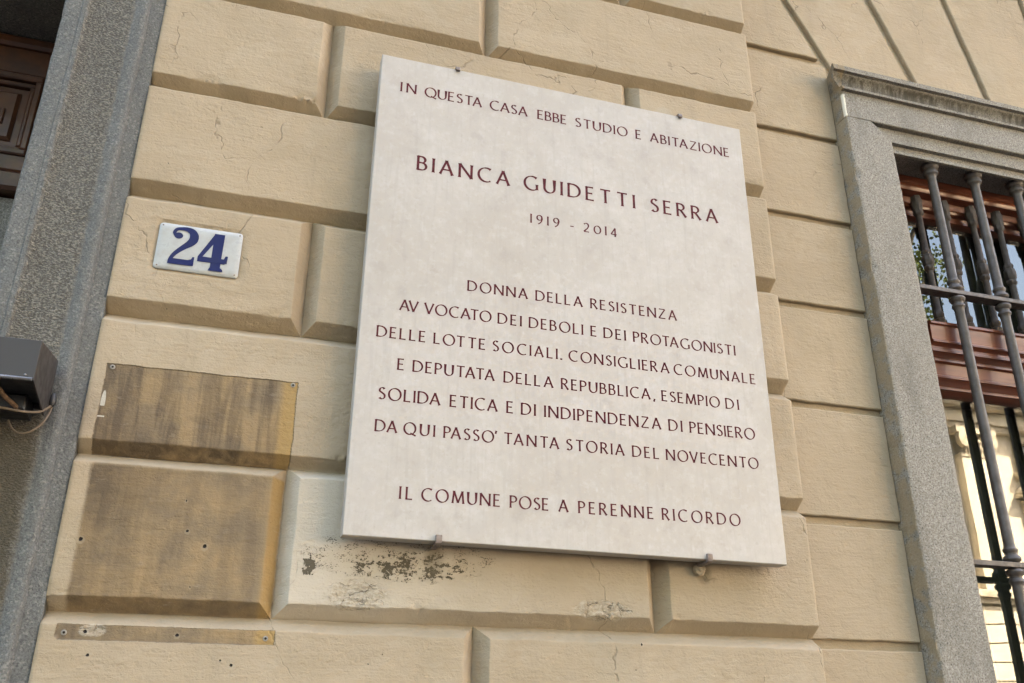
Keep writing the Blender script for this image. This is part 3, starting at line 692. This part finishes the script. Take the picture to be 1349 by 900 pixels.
# --- lettering: broad pen capitals, drawn as tapered strokes; cap height = 1
def arc(cx, cy, rx, ry, a0, a1, n=14):
    return [(cx+rx*math.cos(math.radians(a0+(a1-a0)*i/n)), cy+ry*math.sin(math.radians(a0+(a1-a0)*i/n))) for i in range(n+1)]
def st(*p): return list(p)
GL = {
 'I': (0.0, [st((0, 0), (0, 1))]),
 'L': (.46, [st((0, 1), (0, 0)), st((-.03, .035), (.46, .035))]),
 'E': (.46, [st((0, 0), (0, 1)), st((-.03, .965), (.44, .965)), st((0, .52), (.38, .52)), st((-.03, .035), (.46, .035))]),
 'T': (.68, [st((.34, 0), (.34, .97)), st((0, .965), (.68, .965))]),
 'D': (.74, [st((0, 0), (0, 1)), [(-.03, .965), (.2, .965)]+arc(.24, .5, .5, .465, 90, -90, 18)+[(.2, .035), (-.03, .035)]]),
 'B': (.50, [st((0, 0), (0, 1)), [(-.03, .965), (.18, .965)]+arc(.2, .75, .23, .215, 90, -90, 12)+[(0, .535)], [(.0, .535), (.22, .535)]+arc(.24, .285, .26, .25, 90, -90, 12)+[(-.03, .035)]]),
 'P': (.48, [st((0, 0), (0, 1)), [(-.03, .965), (.18, .965)]+arc(.21, .72, .27, .245, 90, -90, 12)+[(.04, .475)]]),
 'R': (.58, [st((0, 0), (0, 1)), [(-.03, .965), (.18, .965)]+arc(.21, .735, .25, .23, 90, -90, 12)+[(.04, .505)], st((.22, .5), (.58, 0))]),
 'A': (.76, [st((0, 0), (.38, 1)), st((.37, 1.0), (.76, 0)), st((.15, .34), (.62, .34))]),
 'V': (.76, [st((0, 1), (.38, 0)), st((.37, 0), (.74, 1))]),
 'N': (.74, [st((0, 0), (0, 1)), st((.0, .98), (.74, .02)), st((.74, 0), (.74, 1))]),
 'M': (.88, [st((0, 0), (.1, 1)), st((.1, .98), (.44, .06)), st((.44, .06), (.78, .98)), st((.78, 1), (.88, 0))]),
 'O': (.94, [arc(.47, .5, .47, .5, 80, 440, 32)]),
 'Q': (.94, [arc(.47, .5, .47, .5, 80, 440, 32), st((.52, .10), (.98, -.08))]),
 'C': (.76, [arc(.48, .5, .48, .5, 55, 305, 24)]),
 'G': (.82, [arc(.48, .5, .48, .5, 52, 312, 24), st((.80, .06), (.80, .44))]),
 'S': (.46, [arc(.24, .74, .20, .225, 35, 200, 12)+arc(.24, .27, .22, .235, 60, -145, 16)]),
 'U': (.66, [[(0, 1), (0, .38)]+arc(.33, .35, .33, .33, 180, 360, 16)+[(.66, 1)]]),
 'Z': (.64, [st((.03, .965), (.62, .965)), st((.62, .96), (.0, .04)), st((.0, .035), (.64, .035))]),
 '1': (0.0, [st((0, 0), (0, 1))]),
 '9': (.50, [arc(.25, .70, .25, .27, 90, 450, 22), [(.5, .68), (.49, .5), (.42, .28), (.28, .10), (.12, .0)]]),
 '2': (.52, [arc(.25, .74, .23, .235, 155, -10, 12)+[(.46, .6), (.36, .42), (.0, .04)], st((.0, .035), (.52, .035))]),
 '0': (.66, [arc(.33, .45, .33, .43, 80, 440, 26)]),
 '4': (.58, [st((.42, 0), (.42, .95)), st((.42, .95), (.0, .26)), st((.0, .25), (.58, .25))]),
 '.': (.10, [st((.05, -.02), (.05, .12))]), ',': (.10, [st((.08, .10), (.0, -.16))]), "'": (.10, [st((.08, 1.06), (.0, .80))]),
 '-': (.34, [st((0, .36), (.34, .36))]),
}
KERN = {'TA': -.22, 'AT': -.20, 'LT': -.12, 'AV': -.26, 'VO': -.08, 'VA': -.2, 'LA': .02, 'VV': .30, 'DA': -.10, 'RA': -.02, 'PA': -.2, 'OV': -.14, 'EC': -.05, 'CE': -.02, 'VE': -.02, 'CA': -.03, 'QU': -.04, 'TO': -.10, 'OT': -.1, 'AD': 0, 'TU': -.04, 'IA': -.02}
def pen(dx, dz):
    th = math.atan2(dz, dx)
    return .052+.084*abs(math.sin(th-math.radians(20)))
class Ink:
    def __init__(s): s.v = []; s.f = []; s.k = 0
    def stroke(s, pts, ox, oz, h, wmul=1.0, seg=5):
        # resample straight strokes so that ends can flare like chisel cuts
        P = []
        for a, b in zip(pts[:-1], pts[1:]):
            n = seg if len(pts) == 2 else 1
            for i in range(n): P.append((a[0]+(b[0]-a[0])*i/n, a[1]+(b[1]-a[1])*i/n))
        P.append(pts[-1])
        if len(pts) == 2:   # sharper flare samples
            a, b = pts; P = [(a[0]+(b[0]-a[0])*q, a[1]+(b[1]-a[1])*q) for q in (0, .05, .14, .3, .5, .7, .86, .95, 1)]
        closed = math.dist(P[0], P[-1]) < 1e-3
        L = [0]
        for a, b in zip(P[:-1], P[1:]): L.append(L[-1]+math.dist(a, b))
        y = -.0303-.00004*(s.k % 4); s.k += 1; n0 = len(s.v); m = len(P)
        for i, p in enumerate(P):
            if closed: a = P[(i-1) % (m-1)] if i else P[m-2]; b = P[1] if i in (0, m-1) else P[i+1]
            else: a = P[max(0, i-1)]; b = P[min(m-1, i+1)]
            d = Vector((b[0]-a[0], b[1]-a[1])); d.normalize()
            w_ = pen(d.x, d.y)*wmul
            if not closed:
                e = min(L[i], L[-1]-L[i]); w_ *= 1+.45*max(0, 1-e/.12)**2
            nx, nz = -d.y*w_/2, d.x*w_/2
            for sg in (1, -1): s.v.append((ox+(p[0]+sg*nx)*h, y, oz+(p[1]+sg*nz)*h))
        for i in range(m-1):
            a = n0+2*i; s.f.append((a, a+1, a+3, a+2))
def word(txt, x0, x1, zb, h, wmul=1.0):
    lead = .055*h
    ws = [GL[c][0] for c in txt]; ks = [KERN.get(txt[i:i+2], 0) for i in range(len(txt)-1)]
    g = ((x1-x0)/h-.11-sum(ws)-sum(ks))/(len(txt)-1) if len(txt) > 1 else 0
    x = x0+lead if len(txt) > 1 else (x0+x1)/2-ws[0]*h/2
    for i, c in enumerate(txt):
        ink = Ink(); cx_, cz_ = x+ws[i]*h/2, zb+h/2
        for p in GL[c][1]: ink.stroke([(q[0]+random.uniform(-.004, .004), q[1]) for q in p] if len(p) == 2 else p, x-cx_, zb-cz_, h, wmul)
        o = link('letter', mesh('letter', ink.v, ink.f), 'red_paint', PL); o.location = (cx_, 0, cz_)
        x += (ws[i]+(ks[i] if i < len(ks) else 0)+g)*h
TEXT = [
(0.3957, 0.0226, [('IN', 0.041, 0.072), ('QUESTA', 0.0891, 0.2069), ('CASA', 0.2235, 0.3035), ('EBBE', 0.3253, 0.3888), ('STUDIO', 0.4078, 0.5259), ('E', 0.5447, 0.5577), ('ABITAZIONE', 0.5778, 0.7667)]),
(0.2213, 0.0319, [('BIANCA', 0.0826, 0.2676), ('GUIDETTI', 0.2965, 0.5344), ('SERRA', 0.5694, 0.7233)]),
(0.1466, 0.0203, [('1919', 0.3105, 0.3697), ('-', 0.3919, 0.4007), ('2014', 0.4203, 0.4923)]),
(-0.0192, 0.0209, [('DONNA', 0.1894, 0.3052), ('DELLA', 0.3208, 0.4147), ('RESISTENZA', 0.4309, 0.6117)]),
(-0.0768, 0.0211, [('AVVOCATO', 0.0666, 0.2359), ('DEI', 0.2481, 0.2934), ('DEBOLI', 0.308, 0.4142), ('E', 0.4295, 0.4424), ('DEI', 0.4561, 0.501), ('PROTAGONISTI', 0.5167, 0.7347)]),
(-0.1326, 0.0208, [('DELLE', 0.0301, 0.1168), ('LOTTE', 0.1312, 0.226), ('SOCIALI', 0.239, 0.3629), ('.', 0.3683, 0.3722), ('CONSIGLIER', 0.385, 0.5639), ('A', 0.57, 0.5883), ('COMUNALE', 0.5979, 0.7738)]),
(-0.1899, 0.0209, [('E', 0.0702, 0.0819), ('DEPUTATA', 0.0967, 0.2438), ('DELLA', 0.261, 0.3542), ('REPUBBLICA', 0.3695, 0.5459), (',', 0.5515, 0.5557), ('ESEMPIO', 0.5691, 0.6905), ('DI', 0.7029, 0.7309)]),
(-0.2465, 0.0216, [('SOLIDA', 0.0405, 0.1478), ('ETICA', 0.1648, 0.2504), ('E', 0.2671, 0.2792), ('DI', 0.2938, 0.3205), ('INDIPENDENZA', 0.3372, 0.5643), ('DI', 0.5797, 0.6074), ('PENSIERO', 0.6228, 0.76)]),
(-0.3033, 0.0205, [('DA', 0.039, 0.0764), ('QUI', 0.087, 0.1408), ('PASSO', 0.156, 0.2449), ("'", 0.2469, 0.25), ('TANTA', 0.2626, 0.364), ('STORIA', 0.3773, 0.4886), ('DEL', 0.5041, 0.5575), ('NOVECENTO', 0.571, 0.7614)]),
(-0.4137, 0.0209, [('IL', 0.0868, 0.1092), ('COMUNE', 0.1232, 0.2581), ('POSE', 0.275, 0.3443), ('A', 0.3614, 0.3799), ('PERENNE', 0.3982, 0.5399), ('RICORDO', 0.5561, 0.712)]),
]
for zb, h, ws in TEXT:
    for t_, a, b_ in ws: word(t_, a-.4, b_-.4, zb, h, 1.20 if h > .03 else 1.18)
# four metal clips
def clip(x, top):
    s = 1 if top else -1; e = H if top else -H
    mb = MB()
    w_ = .0046 if top else .0054
    pts = [(.012, e+s*.007), (-.028, e+s*.0065), (-.0345, e+s*.004), (-.0365, e-s*.002), (-.0360, e-s*(.006 if top else .010))]
    n = len(pts); th = .0045
    for sx in (-1, 1):
        for (y, z) in pts: mb.v.append((x+sx*w_, y, z))
    inner = [(.012, e+s*.0015), (-.029, e+s*.0015), (-.0310, e+s*.0005), (-.0312, e-s*.002), (-.0312, e-s*(.0055 if top else .0095))]
    for sx in (-1, 1):
        for (y, z) in inner: mb.v.append((x+sx*w_, y, z))
    for i in range(n-1):
        mb.f += [(i, i+1, n+i+1, n+i), (2*n+i, 3*n+i, 3*n+i+1, 2*n+i+1), (i, 2*n+i, 2*n+i+1, i+1), (n+i, n+i+1, 3*n+i+1, 3*n+i)]
    mb.f += [(n-1, 3*n-1, 4*n-1, 2*n-1), (0, n, 3*n, 2*n)]
    o = mb.build('fixing_clip', 'clip', PL, True)
    m = o.modifiers.new('bevel', 'BEVEL'); m.width = .0012; m.segments = 2; m.limit_method = 'ANGLE'
for x, top in ((.1541-.4, True), (.6524-.4, True), (.1545-.4, False), (.6421-.4, False)): clip(x, top)
# rough mortar dab behind the lower right clip
mb = MB()
me = bpy.data.meshes.new('mortar_dab'); bm = bmesh.new(); bmesh.ops.create_icosphere(bm, subdivisions=4, radius=.011)
for v in bm.verts:
    v.co *= 1+.35*noise.noise(v.co*160)+.15*noise.noise(v.co*500); v.co.y *= .8
bm.to_mesh(me); bm.free()
o = link('mortar_dab', me, 'plaster_plain', PL, True); o.location = (.6455-.4, .012, -H-.010)

# ------------------------------------------------------------------ house number plate
NP = empty('house_number_plate', (-.2835, .0022, 2.4245), 'small white enamel plate with the dark blue house number 24', 'number plate')
def rrect(x0, x1, z0, z1, r, n=6):
    p = []
    for cx_, cz_, a in ((x1-r, z1-r, 0), (x0+r, z1-r, 90), (x0+r, z0+r, 180), (x1-r, z0+r, 270)):
        for i in range(n+1):
            t_ = math.radians(a+90*i/n); p.append((cx_+r*math.cos(t_), cz_+r*math.sin(t_)))
    return p
w2, h2 = .0700, .0448
mb = MB(); rings = []
for inset, y in ((0, -.0006), (0, -.0024), (.0012, -.0036), (.008, -.0046), (.022, -.0056), (.034, -.0060)):
    rings.append([(x*(w2-inset)/w2, y, z*(h2-inset)/h2) for x, z in rrect(-w2, w2, -h2, h2, .006)])
k = len(rings[0])
for rg in rings: mb.v += rg
for j in range(len(rings)-1):
    for i in range(k):
        q = (i+1) % k; mb.f.append((j*k+i, j*k+q, (j+1)*k+q, (j+1)*k+i))
mb.f.append(tuple((len(rings)-1)*k+i for i in range(k)))
o = mb.build('enamel_plate', 'enamel', NP, True)
def flat(name, outlines_quads, mat, parent, y):
    v = []; f = []
    for q in outlines_quads:
        n = len(v); v += [(p[0], y, p[1]) for p in q]; f.append(tuple(range(n, n+len(q))))
    return link(name, mesh(name, v, f), mat, parent)
def ribbon(P, Wd, y, mb, yth=0):
    m = len(P); n0 = len(mb.v)
    for i in range(m):
        a = P[max(0, i-1)]; b = P[min(m-1, i+1)]; d = Vector((b[0]-a[0], b[1]-a[1])).normalized()
        for sg in (1, -1): mb.v.append((P[i][0]-d.y*Wd[i]/2*sg, y, P[i][1]+d.x*Wd[i]/2*sg))
    for i in range(m-1):
        a = n0+2*i; mb.f.append((a, a+1, a+3, a+2))
# digit 2 : x -.048..-.0045 ; z -.035..+.0375 (plate coordinates)
mb = MB(); Y0 = -.0063
C = [(-.0405, .0195), (-.0440, .0270), (-.0405, .0335), (-.0330, .0358), (-.0240, .0360), (-.0155, .0325), (-.0110, .0245), (-.0115, .0160), (-.0165, .0085), (-.0240, .0015), (-.0320, -.0065), (-.0390, -.0150), (-.0435, -.0235), (-.0455, -.0300)]
Wd = [.005, .006, .0060, .0060, .0080, .0120, .0150, .0152, .0130, .0100, .0084, .0072, .0062, .0050]
def dens(P, Wd, n=4):
    out = []; ow = []
    for i in range(len(P)-1):
        p0, p1, p2, p3 = P[max(0, i-1)], P[i], P[i+1], P[min(len(P)-1, i+2)]
        for q in range(n):
            t_ = q/n; c = [.5*((2*p1[j])+(-p0[j]+p2[j])*t_+(2*p0[j]-5*p1[j]+4*p2[j]-p3[j])*t_*t_+(-p0[j]+3*p1[j]-3*p2[j]+p3[j])*t_**3) for j in (0, 1)]
            out.append(c); ow.append(Wd[i]+(Wd[i+1]-Wd[i])*t_)
    out.append(P[-1]); ow.append(Wd[-1]); return out, ow
a, b_ = dens(C, Wd); ribbon(a, b_, Y0, mb)
n = len(mb.v); mb.v += [(-.0365+.0072*math.cos(t_*math.pi/8), Y0-.00005, .0215+.0062*math.sin(t_*math.pi/8)) for t_ in range(16)]; mb.f.append(tuple(range(n, n+16)))
n = len(mb.v); mb.v += [(x, Y0-.0001, z) for x, z in ((-.0478, -.0345), (-.0058, -.0340), (-.0055, -.0165), (-.0085, -.0165), (-.0105, -.0215), (-.0160, -.0235), (-.0440, -.0235), (-.0478, -.0300))]
mb.f.append(tuple(range(n, n+8)))
mb.build('digit_two', 'blue', NP, fix=False)
# digit 4 : x 0..+.049
mb = MB()
def quad(pts, y):
    n = len(mb.v); mb.v.extend([(x, y, z) for x, z in pts]); mb.f.append(tuple(range(n, n+len(pts))))
quad([(.0220, -.0370), (.0385, -.0370), (.0398, .0352), (.0222, .0352)], Y0)                    # stem
quad([(.0235, .0352), (-.0002, -.0130), (.0055, -.0165), (.0240, .0165)], Y0-.00005)              # diagonal
quad([(-.0004, -.0230), (.0455, -.0230), (.0455, -.0128), (-.0004, -.0128)], Y0-.0001)             # bar
quad([(.0430, -.0215), (.0490, -.0215), (.0495, -.0065), (.0455, -.0065), (.0430, -.0135)], Y0-.00015)
quad([(.0195, -.0380), (.0438, -.0380), (.0430, -.0340), (.0385, -.0305), (.0235, -.0305), (.0205, -.0340)], Y0-.0002)
mb.build('digit_four', 'blue', NP, fix=False)
for x, z in ((-.0645, .0395), (.0645, .0395), (-.0640, -.0390), (.0640, -.0392)):
    MB().lathe(0, 0, [(.0012, 0), (.0016, .0005), (.0012, .0009), (.0004, .0010)], 12).build('screw', 'rust', NP, True).location = (x, -.0032, z)
for o in NP.children:
    if o.name.startswith('screw'): o.rotation_euler = (math.pi/2, 0, 0)

# ------------------------------------------------------------------ black floodlight box on the door surround
LB = empty('wall_lamp', (-.53, -.02, 2.14), 'boxy black floodlight fixed to the stone door surround', 'lamp')
def wp(p): return (p[0]+.53, p[1]+.02, p[2]-2.14)
mb = MB(); xr, xl = -.462, -.70
sec = [(-.020, 2.186), (-.150, 2.167), (-.150, 2.106), (-.036, 2.090), (-.020, 2.104)]      # (y,z) side outline
for x in (xr, xl): mb.v += [wp((x, y, z)) for y, z in sec]
n = 5
mb.f += [(0, 1, n+1, n), (1, 2, n+2, n+1), (0, 4, 3, 2, 1), (n, n+1, n+2, n+3, n+4), (4, 0, n, n+4)]
o = mb.build('housing', 'black_housing', LB)
o.modifiers.new('solid', 'SOLIDIFY').thickness = .003; mm = o.modifiers.new('bevel', 'BEVEL'); mm.width = .002; mm.segments = 2
mb = MB(); mb.box(xl+.53, xr+.53-.004, -.128, -.018, 2.109-2.14, 2.112-2.14); mb.build('reflector', 'housing_in', LB)
mb = MB(); mb.tube([wp((xr-.002, -.1515, 2.107)), wp((xl, -.1515, 2.107))], .0028, 8); mb.build('rim', 'housing_rim', LB, True)
mb = MB(); mb.box(xl+.53, -.482+.53, -.075+.02, -.0, 2.085-2.14, 2.1085-2.14, .003); mb.build('mounting_bracket', 'housing_in', LB)
mb = MB(); mb.tube([wp((-.520, -.13, 2.108)), wp((-.505, -.10, 2.094)), wp((-.492, -.07, 2.088))], .0035, 8); mb.build('strut', 'rust', LB, True)
pts = [(-.60, -.105, 2.080), (-.56, -.105, 2.0795), (-.51, -.100, 2.0775), (-.480, -.085, 2.079), (-.466, -.06, 2.088), (-.4605, -.035, 2.102), (-.459, -.012, 2.116)]
def smooth(P, n=6):
    out = []
    for i in range(len(P)-1):
        p0, p1, p2, p3 = (Vector(P[max(0, i-1)]), Vector(P[i]), Vector(P[i+1]), Vector(P[min(len(P)-1, i+2)]))
        for q in range(n):
            t_ = q/n; out.append(.5*((2*p1)+(p2-p0)*t_+(2*p0-5*p1+4*p2-p3)*t_*t_+(3*p1-p0-3*p2+p3)*t_**3))
    out.append(Vector(P[-1])); return out
MB().tube([wp(p) for p in smooth(pts)], .0019, 8).build('cable', 'cable', LB, True)
pts = [(-.459, -.012, 2.114), (-.460, -.018, 2.098), (-.466, -.024, 2.080), (-.478, -.028, 2.066), (-.492, -.028, 2.062), (-.503, -.028, 2.068), (-.511, -.028, 2.080)]
MB().tube([wp(p) for p in smooth(pts)], .0017, 8).build('cable', 'cable', LB, True)
MB().lathe(-.459+.53, -.018+.02, [(.004, 2.112-2.14), (.006, 2.117-2.14), (.005, 2.128-2.14), (.003, 2.132-2.14)], 10).build('cable_gland', 'housing_in', LB, True)

for sx_ in (-.474, -.60):
    o = MB().lathe(0, 0, [(.0018, 0), (.0018, .0008), (.0010, .0013)], 10).build('screw', 'housing_rim', LB, True)
    o.location = wp((sx_, -.1505, 2.113)); o.rotation_euler = (math.pi/2, 0, 0)
# ------------------------------------------------------------------ opposite side of the street (seen mirrored in the panes)
FB = empty('far_building', (16, -20, 0), 'cream ornate palazzo with pilasters across the street reflected in the window', 'building')
FB_loc = Vector((16, -20, 0))
def fp(mb, name, mat='far_stone', **k):
    mb.v = [(x-16, y+20, z) for x, y, z in mb.v]; return mb.build(name, mat, FB, **k)
FX0, FX1 = 10.3, 47.3
fp(MB().box(FX0, FX1, -30, -20, 0, 11.35), 'wall')
for i in range(9):
    fp(MB().box(FX0-.05, FX1+.05, -30, -19.90, .5+i*.5, .5+i*.5+.46), 'stone_course')
fp(MB().box(FX0-.1, FX1+.1, -30, -19.78, 5.05, 5.22), 'string_course', 'far_trim')
fp(MB().box(FX0-.15, FX1+.15, -30, -19.62, 5.22, 5.42), 'string_course', 'far_trim')
fp(MB().box(FX0-.1, FX1+.1, -30, -19.80, 10.35, 10.55), 'architrave', 'far_trim')
fp(MB().box(FX0-.1, FX1+.1, -30, -19.72, 10.55, 10.95), 'frieze', 'far_stone')
fp(MB().box(FX0-.3, FX1+.3, -30, -19.40, 10.95, 11.15), 'cornice', 'far_trim')
fp(MB().box(FX0-.8, FX1+.8, -30, -18.75, 11.35, 11.60), 'cornice', 'far_trim')
fp(MB().box(FX0-.9, FX1+.9, -30, -18.62, 11.60, 11.75), 'cornice', 'far_trim')
mb = MB(); mb.v = [(FX0-.8, -18.8, 11.75), (FX1+.8, -18.8, 11.75), (FX1+.8, -25, 13.3), (FX0-.8, -25, 13.3), (FX1+.8, -30, 11.75), (FX0-.8, -30, 11.75)]
mb.f = [(0, 1, 2, 3), (3, 2, 4, 5), (0, 3, 5), (1, 4, 2), (0, 5, 4, 1)]; fp(mb, 'roof', 'roof')
protos = []
def copyp(o, dx, sub=()):
    c = o.copy(); COL.objects.link(c); c.parent = FB; c.location = (dx, 0, 0)
    for ch in o.children:
        d = ch.copy(); COL.objects.link(d); d.parent = c
def far_child(mb, name, mat, par):
    mb.v = [(x-16, y+20, z) for x, y, z in mb.v]; return mb.build(name, mat, par)
bx = 21.3-5*2
mbp = MB().box(bx-.55, bx+.55, -20, -19.72, 5.42, 9.45); mbp.box(bx-.70, bx+.70, -20, -19.62, 5.42, 5.75)
pil = fp(mbp, 'pilaster', 'far_stone')
cap = MB().box(bx-.58, bx+.58, -20, -19.68, 9.45, 9.55); cap.box(bx-.75, bx+.75, -20, -19.55, 10.15, 10.35)
for s_ in (-1, 1):
    for r_, zz in ((.26, 9.97), (.18, 9.97), (.10, 9.97)):
        n = len(cap.v); seg = 14
        for yy in (-19.70, -19.52-(.26-r_)*.3):
            cap.v += [(bx+s_*.46+r_*math.cos(i*2*math.pi/seg), yy, zz+r_*math.sin(i*2*math.pi/seg)) for i in range(seg)]
        cap.f += [(n+i, n+(i+1) % seg, n+seg+(i+1) % seg, n+seg+i) for i in range(seg)]+[tuple(n+seg+i for i in range(seg))]
for k in range(7):
    cx_ = bx-.42+.14*k; cap.lathe(cx_, -19.66, [(.03, 9.55), (.07, 9.68), (.05, 9.80), (.09, 9.90), (.02, 10.0)], 8)
far_child(cap, 'capital', 'far_trim', pil)
wx = bx+2.5
def winmk(x, z0, z1, w_, ped):
    m1 = MB(); m1.box(x-w_-.22, x-w_, -20, -19.85, z0, z1); m1.box(x+w_, x+w_+.22, -20, -19.85, z0, z1); m1.box(x-w_-.22, x+w_+.22, -20, -19.85, z1, z1+.22)
    m1.box(x-w_-.35, x+w_+.35, -20, -19.62, z0-.18, z0); m1.box(x-w_-.40, x+w_+.40, -20, -19.55, z1+.32, z1+.45)
    o = fp(m1, 'window', 'far_trim')
    far_child(MB().box(x-w_, x+w_, -20.0, -19.985, z0, z1), 'pane', 'far_glass', o)
    s_ = MB(); s_.box(x-.03, x+.03, -19.984, -19.95, z0, z1); s_.box(x-w_, x-w_+.07, -19.984, -19.95, z0, z1); s_.box(x+w_-.07, x+w_, -19.984, -19.95, z0, z1); s_.box(x-w_, x+w_, -19.983, -19.952, z0+(z1-z0)*.66, z0+(z1-z0)*.66+.06)
    far_child(s_, 'sash', 'far_stone', o)
    if ped:
        p_ = MB(); seg = 16; R0 = w_+.42
        for ra, rb, ya, yb in ((1.0, .86, -19.50, -20), (.86, .0, -19.80, -20)):
            n = len(p_.v)
            for i in range(seg+1):
                a = math.pi*(.13+.74*i/seg); ca, sa = math.cos(a), math.sin(a)
                for rr in (ra, rb):
                    for yy in (ya, yb): p_.v.append((x+R0*rr*ca*1.08, yy, z1+.45+R0*.75*max(0, (rr*sa-.40*rr))+(0 if rr else 0)))
            for i in range(seg):
                a0 = n+4*i; b0 = a0+4
                p_.f += [(a0, b0, b0+2, a0+2), (a0, a0+1, b0+1, b0), (a0+2, b0+2, b0+3, a0+3)]
        for k in range(5): p_.lathe(x-.3+.15*k, -19.76, [(.02, z1+.46), (.09, z1+.53), (.06, z1+.62), (.01, z1+.68)], 8)
        far_child(p_, 'pediment', 'far_trim', o)
    return o
wA = winmk(wx, 9.15, 10.1, .62, False); wB = winmk(wx, 5.95, 8.0, .72, True)
wC = winmk(wx, 1.2, 3.9, .8, False)
for k in range(1, 7):
    for o in (pil, wA, wB, wC): copyp(o, 5*k)
copyp(pil, 35)
cb = fp(MB().box(FX0+.2, FX0+.42, -19.9, -18.95, 11.15, 11.349), 'bracket', 'far_trim')
for k in range(1, 36): copyp(cb, k*1.0)

# ------------------------------------------------------------------ street trees: the mirrored one, then an added unseen row
def tree(x, y, hh, label, seed, base=2.8, cf=.66, rad=2.3):
    rnd = random.Random(seed)
    T = empty('plane_tree', (x, y, 0), label, 'tree', None)
    mb = MB(); mb.tube([(0, 0, 0), (.05, .02, 1.2), (-.03, .05, 2.6), (.06, 0, base+2.4)], [.26, .19, .16, .12], 10)
    tips = []
    for k in range(9):
        a = k*2.4+rnd.random(); z0 = base+.25*k; L = rnd.uniform(1.6, 2.8)
        p = [(0.02, 0, z0), (math.cos(a)*L*.4, math.sin(a)*L*.4, z0+L*.45), (math.cos(a)*L*.8, math.sin(a)*L*.8, z0+L*.95+rnd.random()), (math.cos(a)*L, math.sin(a)*L, z0+L*1.3+.6)]
        mb.tube(smooth(p, 3), [.09-.008*i for i in range(10)], 6); tips += [Vector(q) for q in p[1:]]
    mb.build('trunk', 'bark', T, True)
    V = []; F = []
    cz = hh*cf; cl = []
    for k in range(60):
        d = Vector((rnd.gauss(0, 1), rnd.gauss(0, 1), rnd.gauss(0, 1))).normalized()*rnd.uniform(.35, 1)
        cl.append(Vector((d.x*rad, d.y*rad*.9, cz+d.z*(hh-cz)*.95)))
    cl += tips
    for c in cl:
        rr = rnd.uniform(.35, .75)
        for q in range(420):
            p = c+Vector((rnd.gauss(0, 1), rnd.gauss(0, 1), rnd.gauss(0, .8)))*rr*.55
            u_ = Vector((rnd.gauss(0, 1), rnd.gauss(0, 1), rnd.gauss(0, 1))).normalized(); v_ = u_.orthogonal().normalized(); s_ = rnd.uniform(.03, .06)
            n = len(V); V += [p-u_*s_, p+v_*s_*.6, p+u_*s_, p-v_*s_*.6]; F.append((n, n+1, n+2, n+3))
    link('crown', mesh('crown', V, F), 'leaf', T, kind='stuff')
    return T
tree(11.0, -12.4, 14.4, 'leafy plane tree on the far kerb, whose crown shows mirrored in the upper pane', 3, 7.2, .80, 2.3)
ADDED_TREE = tree(4.6, -13.0, 12.6, 'added unseen plane tree left of the cream palazzo, screening the low sky', 5, 2.8, .58, 2.9)  # unseen, dense low crown added to block light from the horizon
ADDED_TREES = [(-.6, -12.6, 1.06, 'added unseen plane tree straight across from the plaque, screening the low sky'),  # unseen copies, added to keep low sky light off the joint undersides
         (-6.6, -13.2, 1.12, 'added unseen plane tree opposite the doorway, screening the low sky'), (-12.5, -12.8, 1.08, 'added unseen sky-screening plane tree, second from the open left end'), (-18.5, -13.0, 1.1, 'added unseen sky-screening plane tree, last at the open left end')]
for i, (x, y, s_, lab) in enumerate(ADDED_TREES):
    c = ADDED_TREE.copy(); COL.objects.link(c); c.location = (x, y, 0); c.scale = (s_*1.15, s_*1.15, s_*1.25); c.rotation_euler = (0, 0, 1.3*i+.8); c['label'] = lab
    for ch in ADDED_TREE.children:
        d = ch.copy(); COL.objects.link(d); d.parent = c
for o in list(bpy.data.objects):
    if o.name.startswith('plane_tree'): o['group'] = 'plane trees along the far kerb'
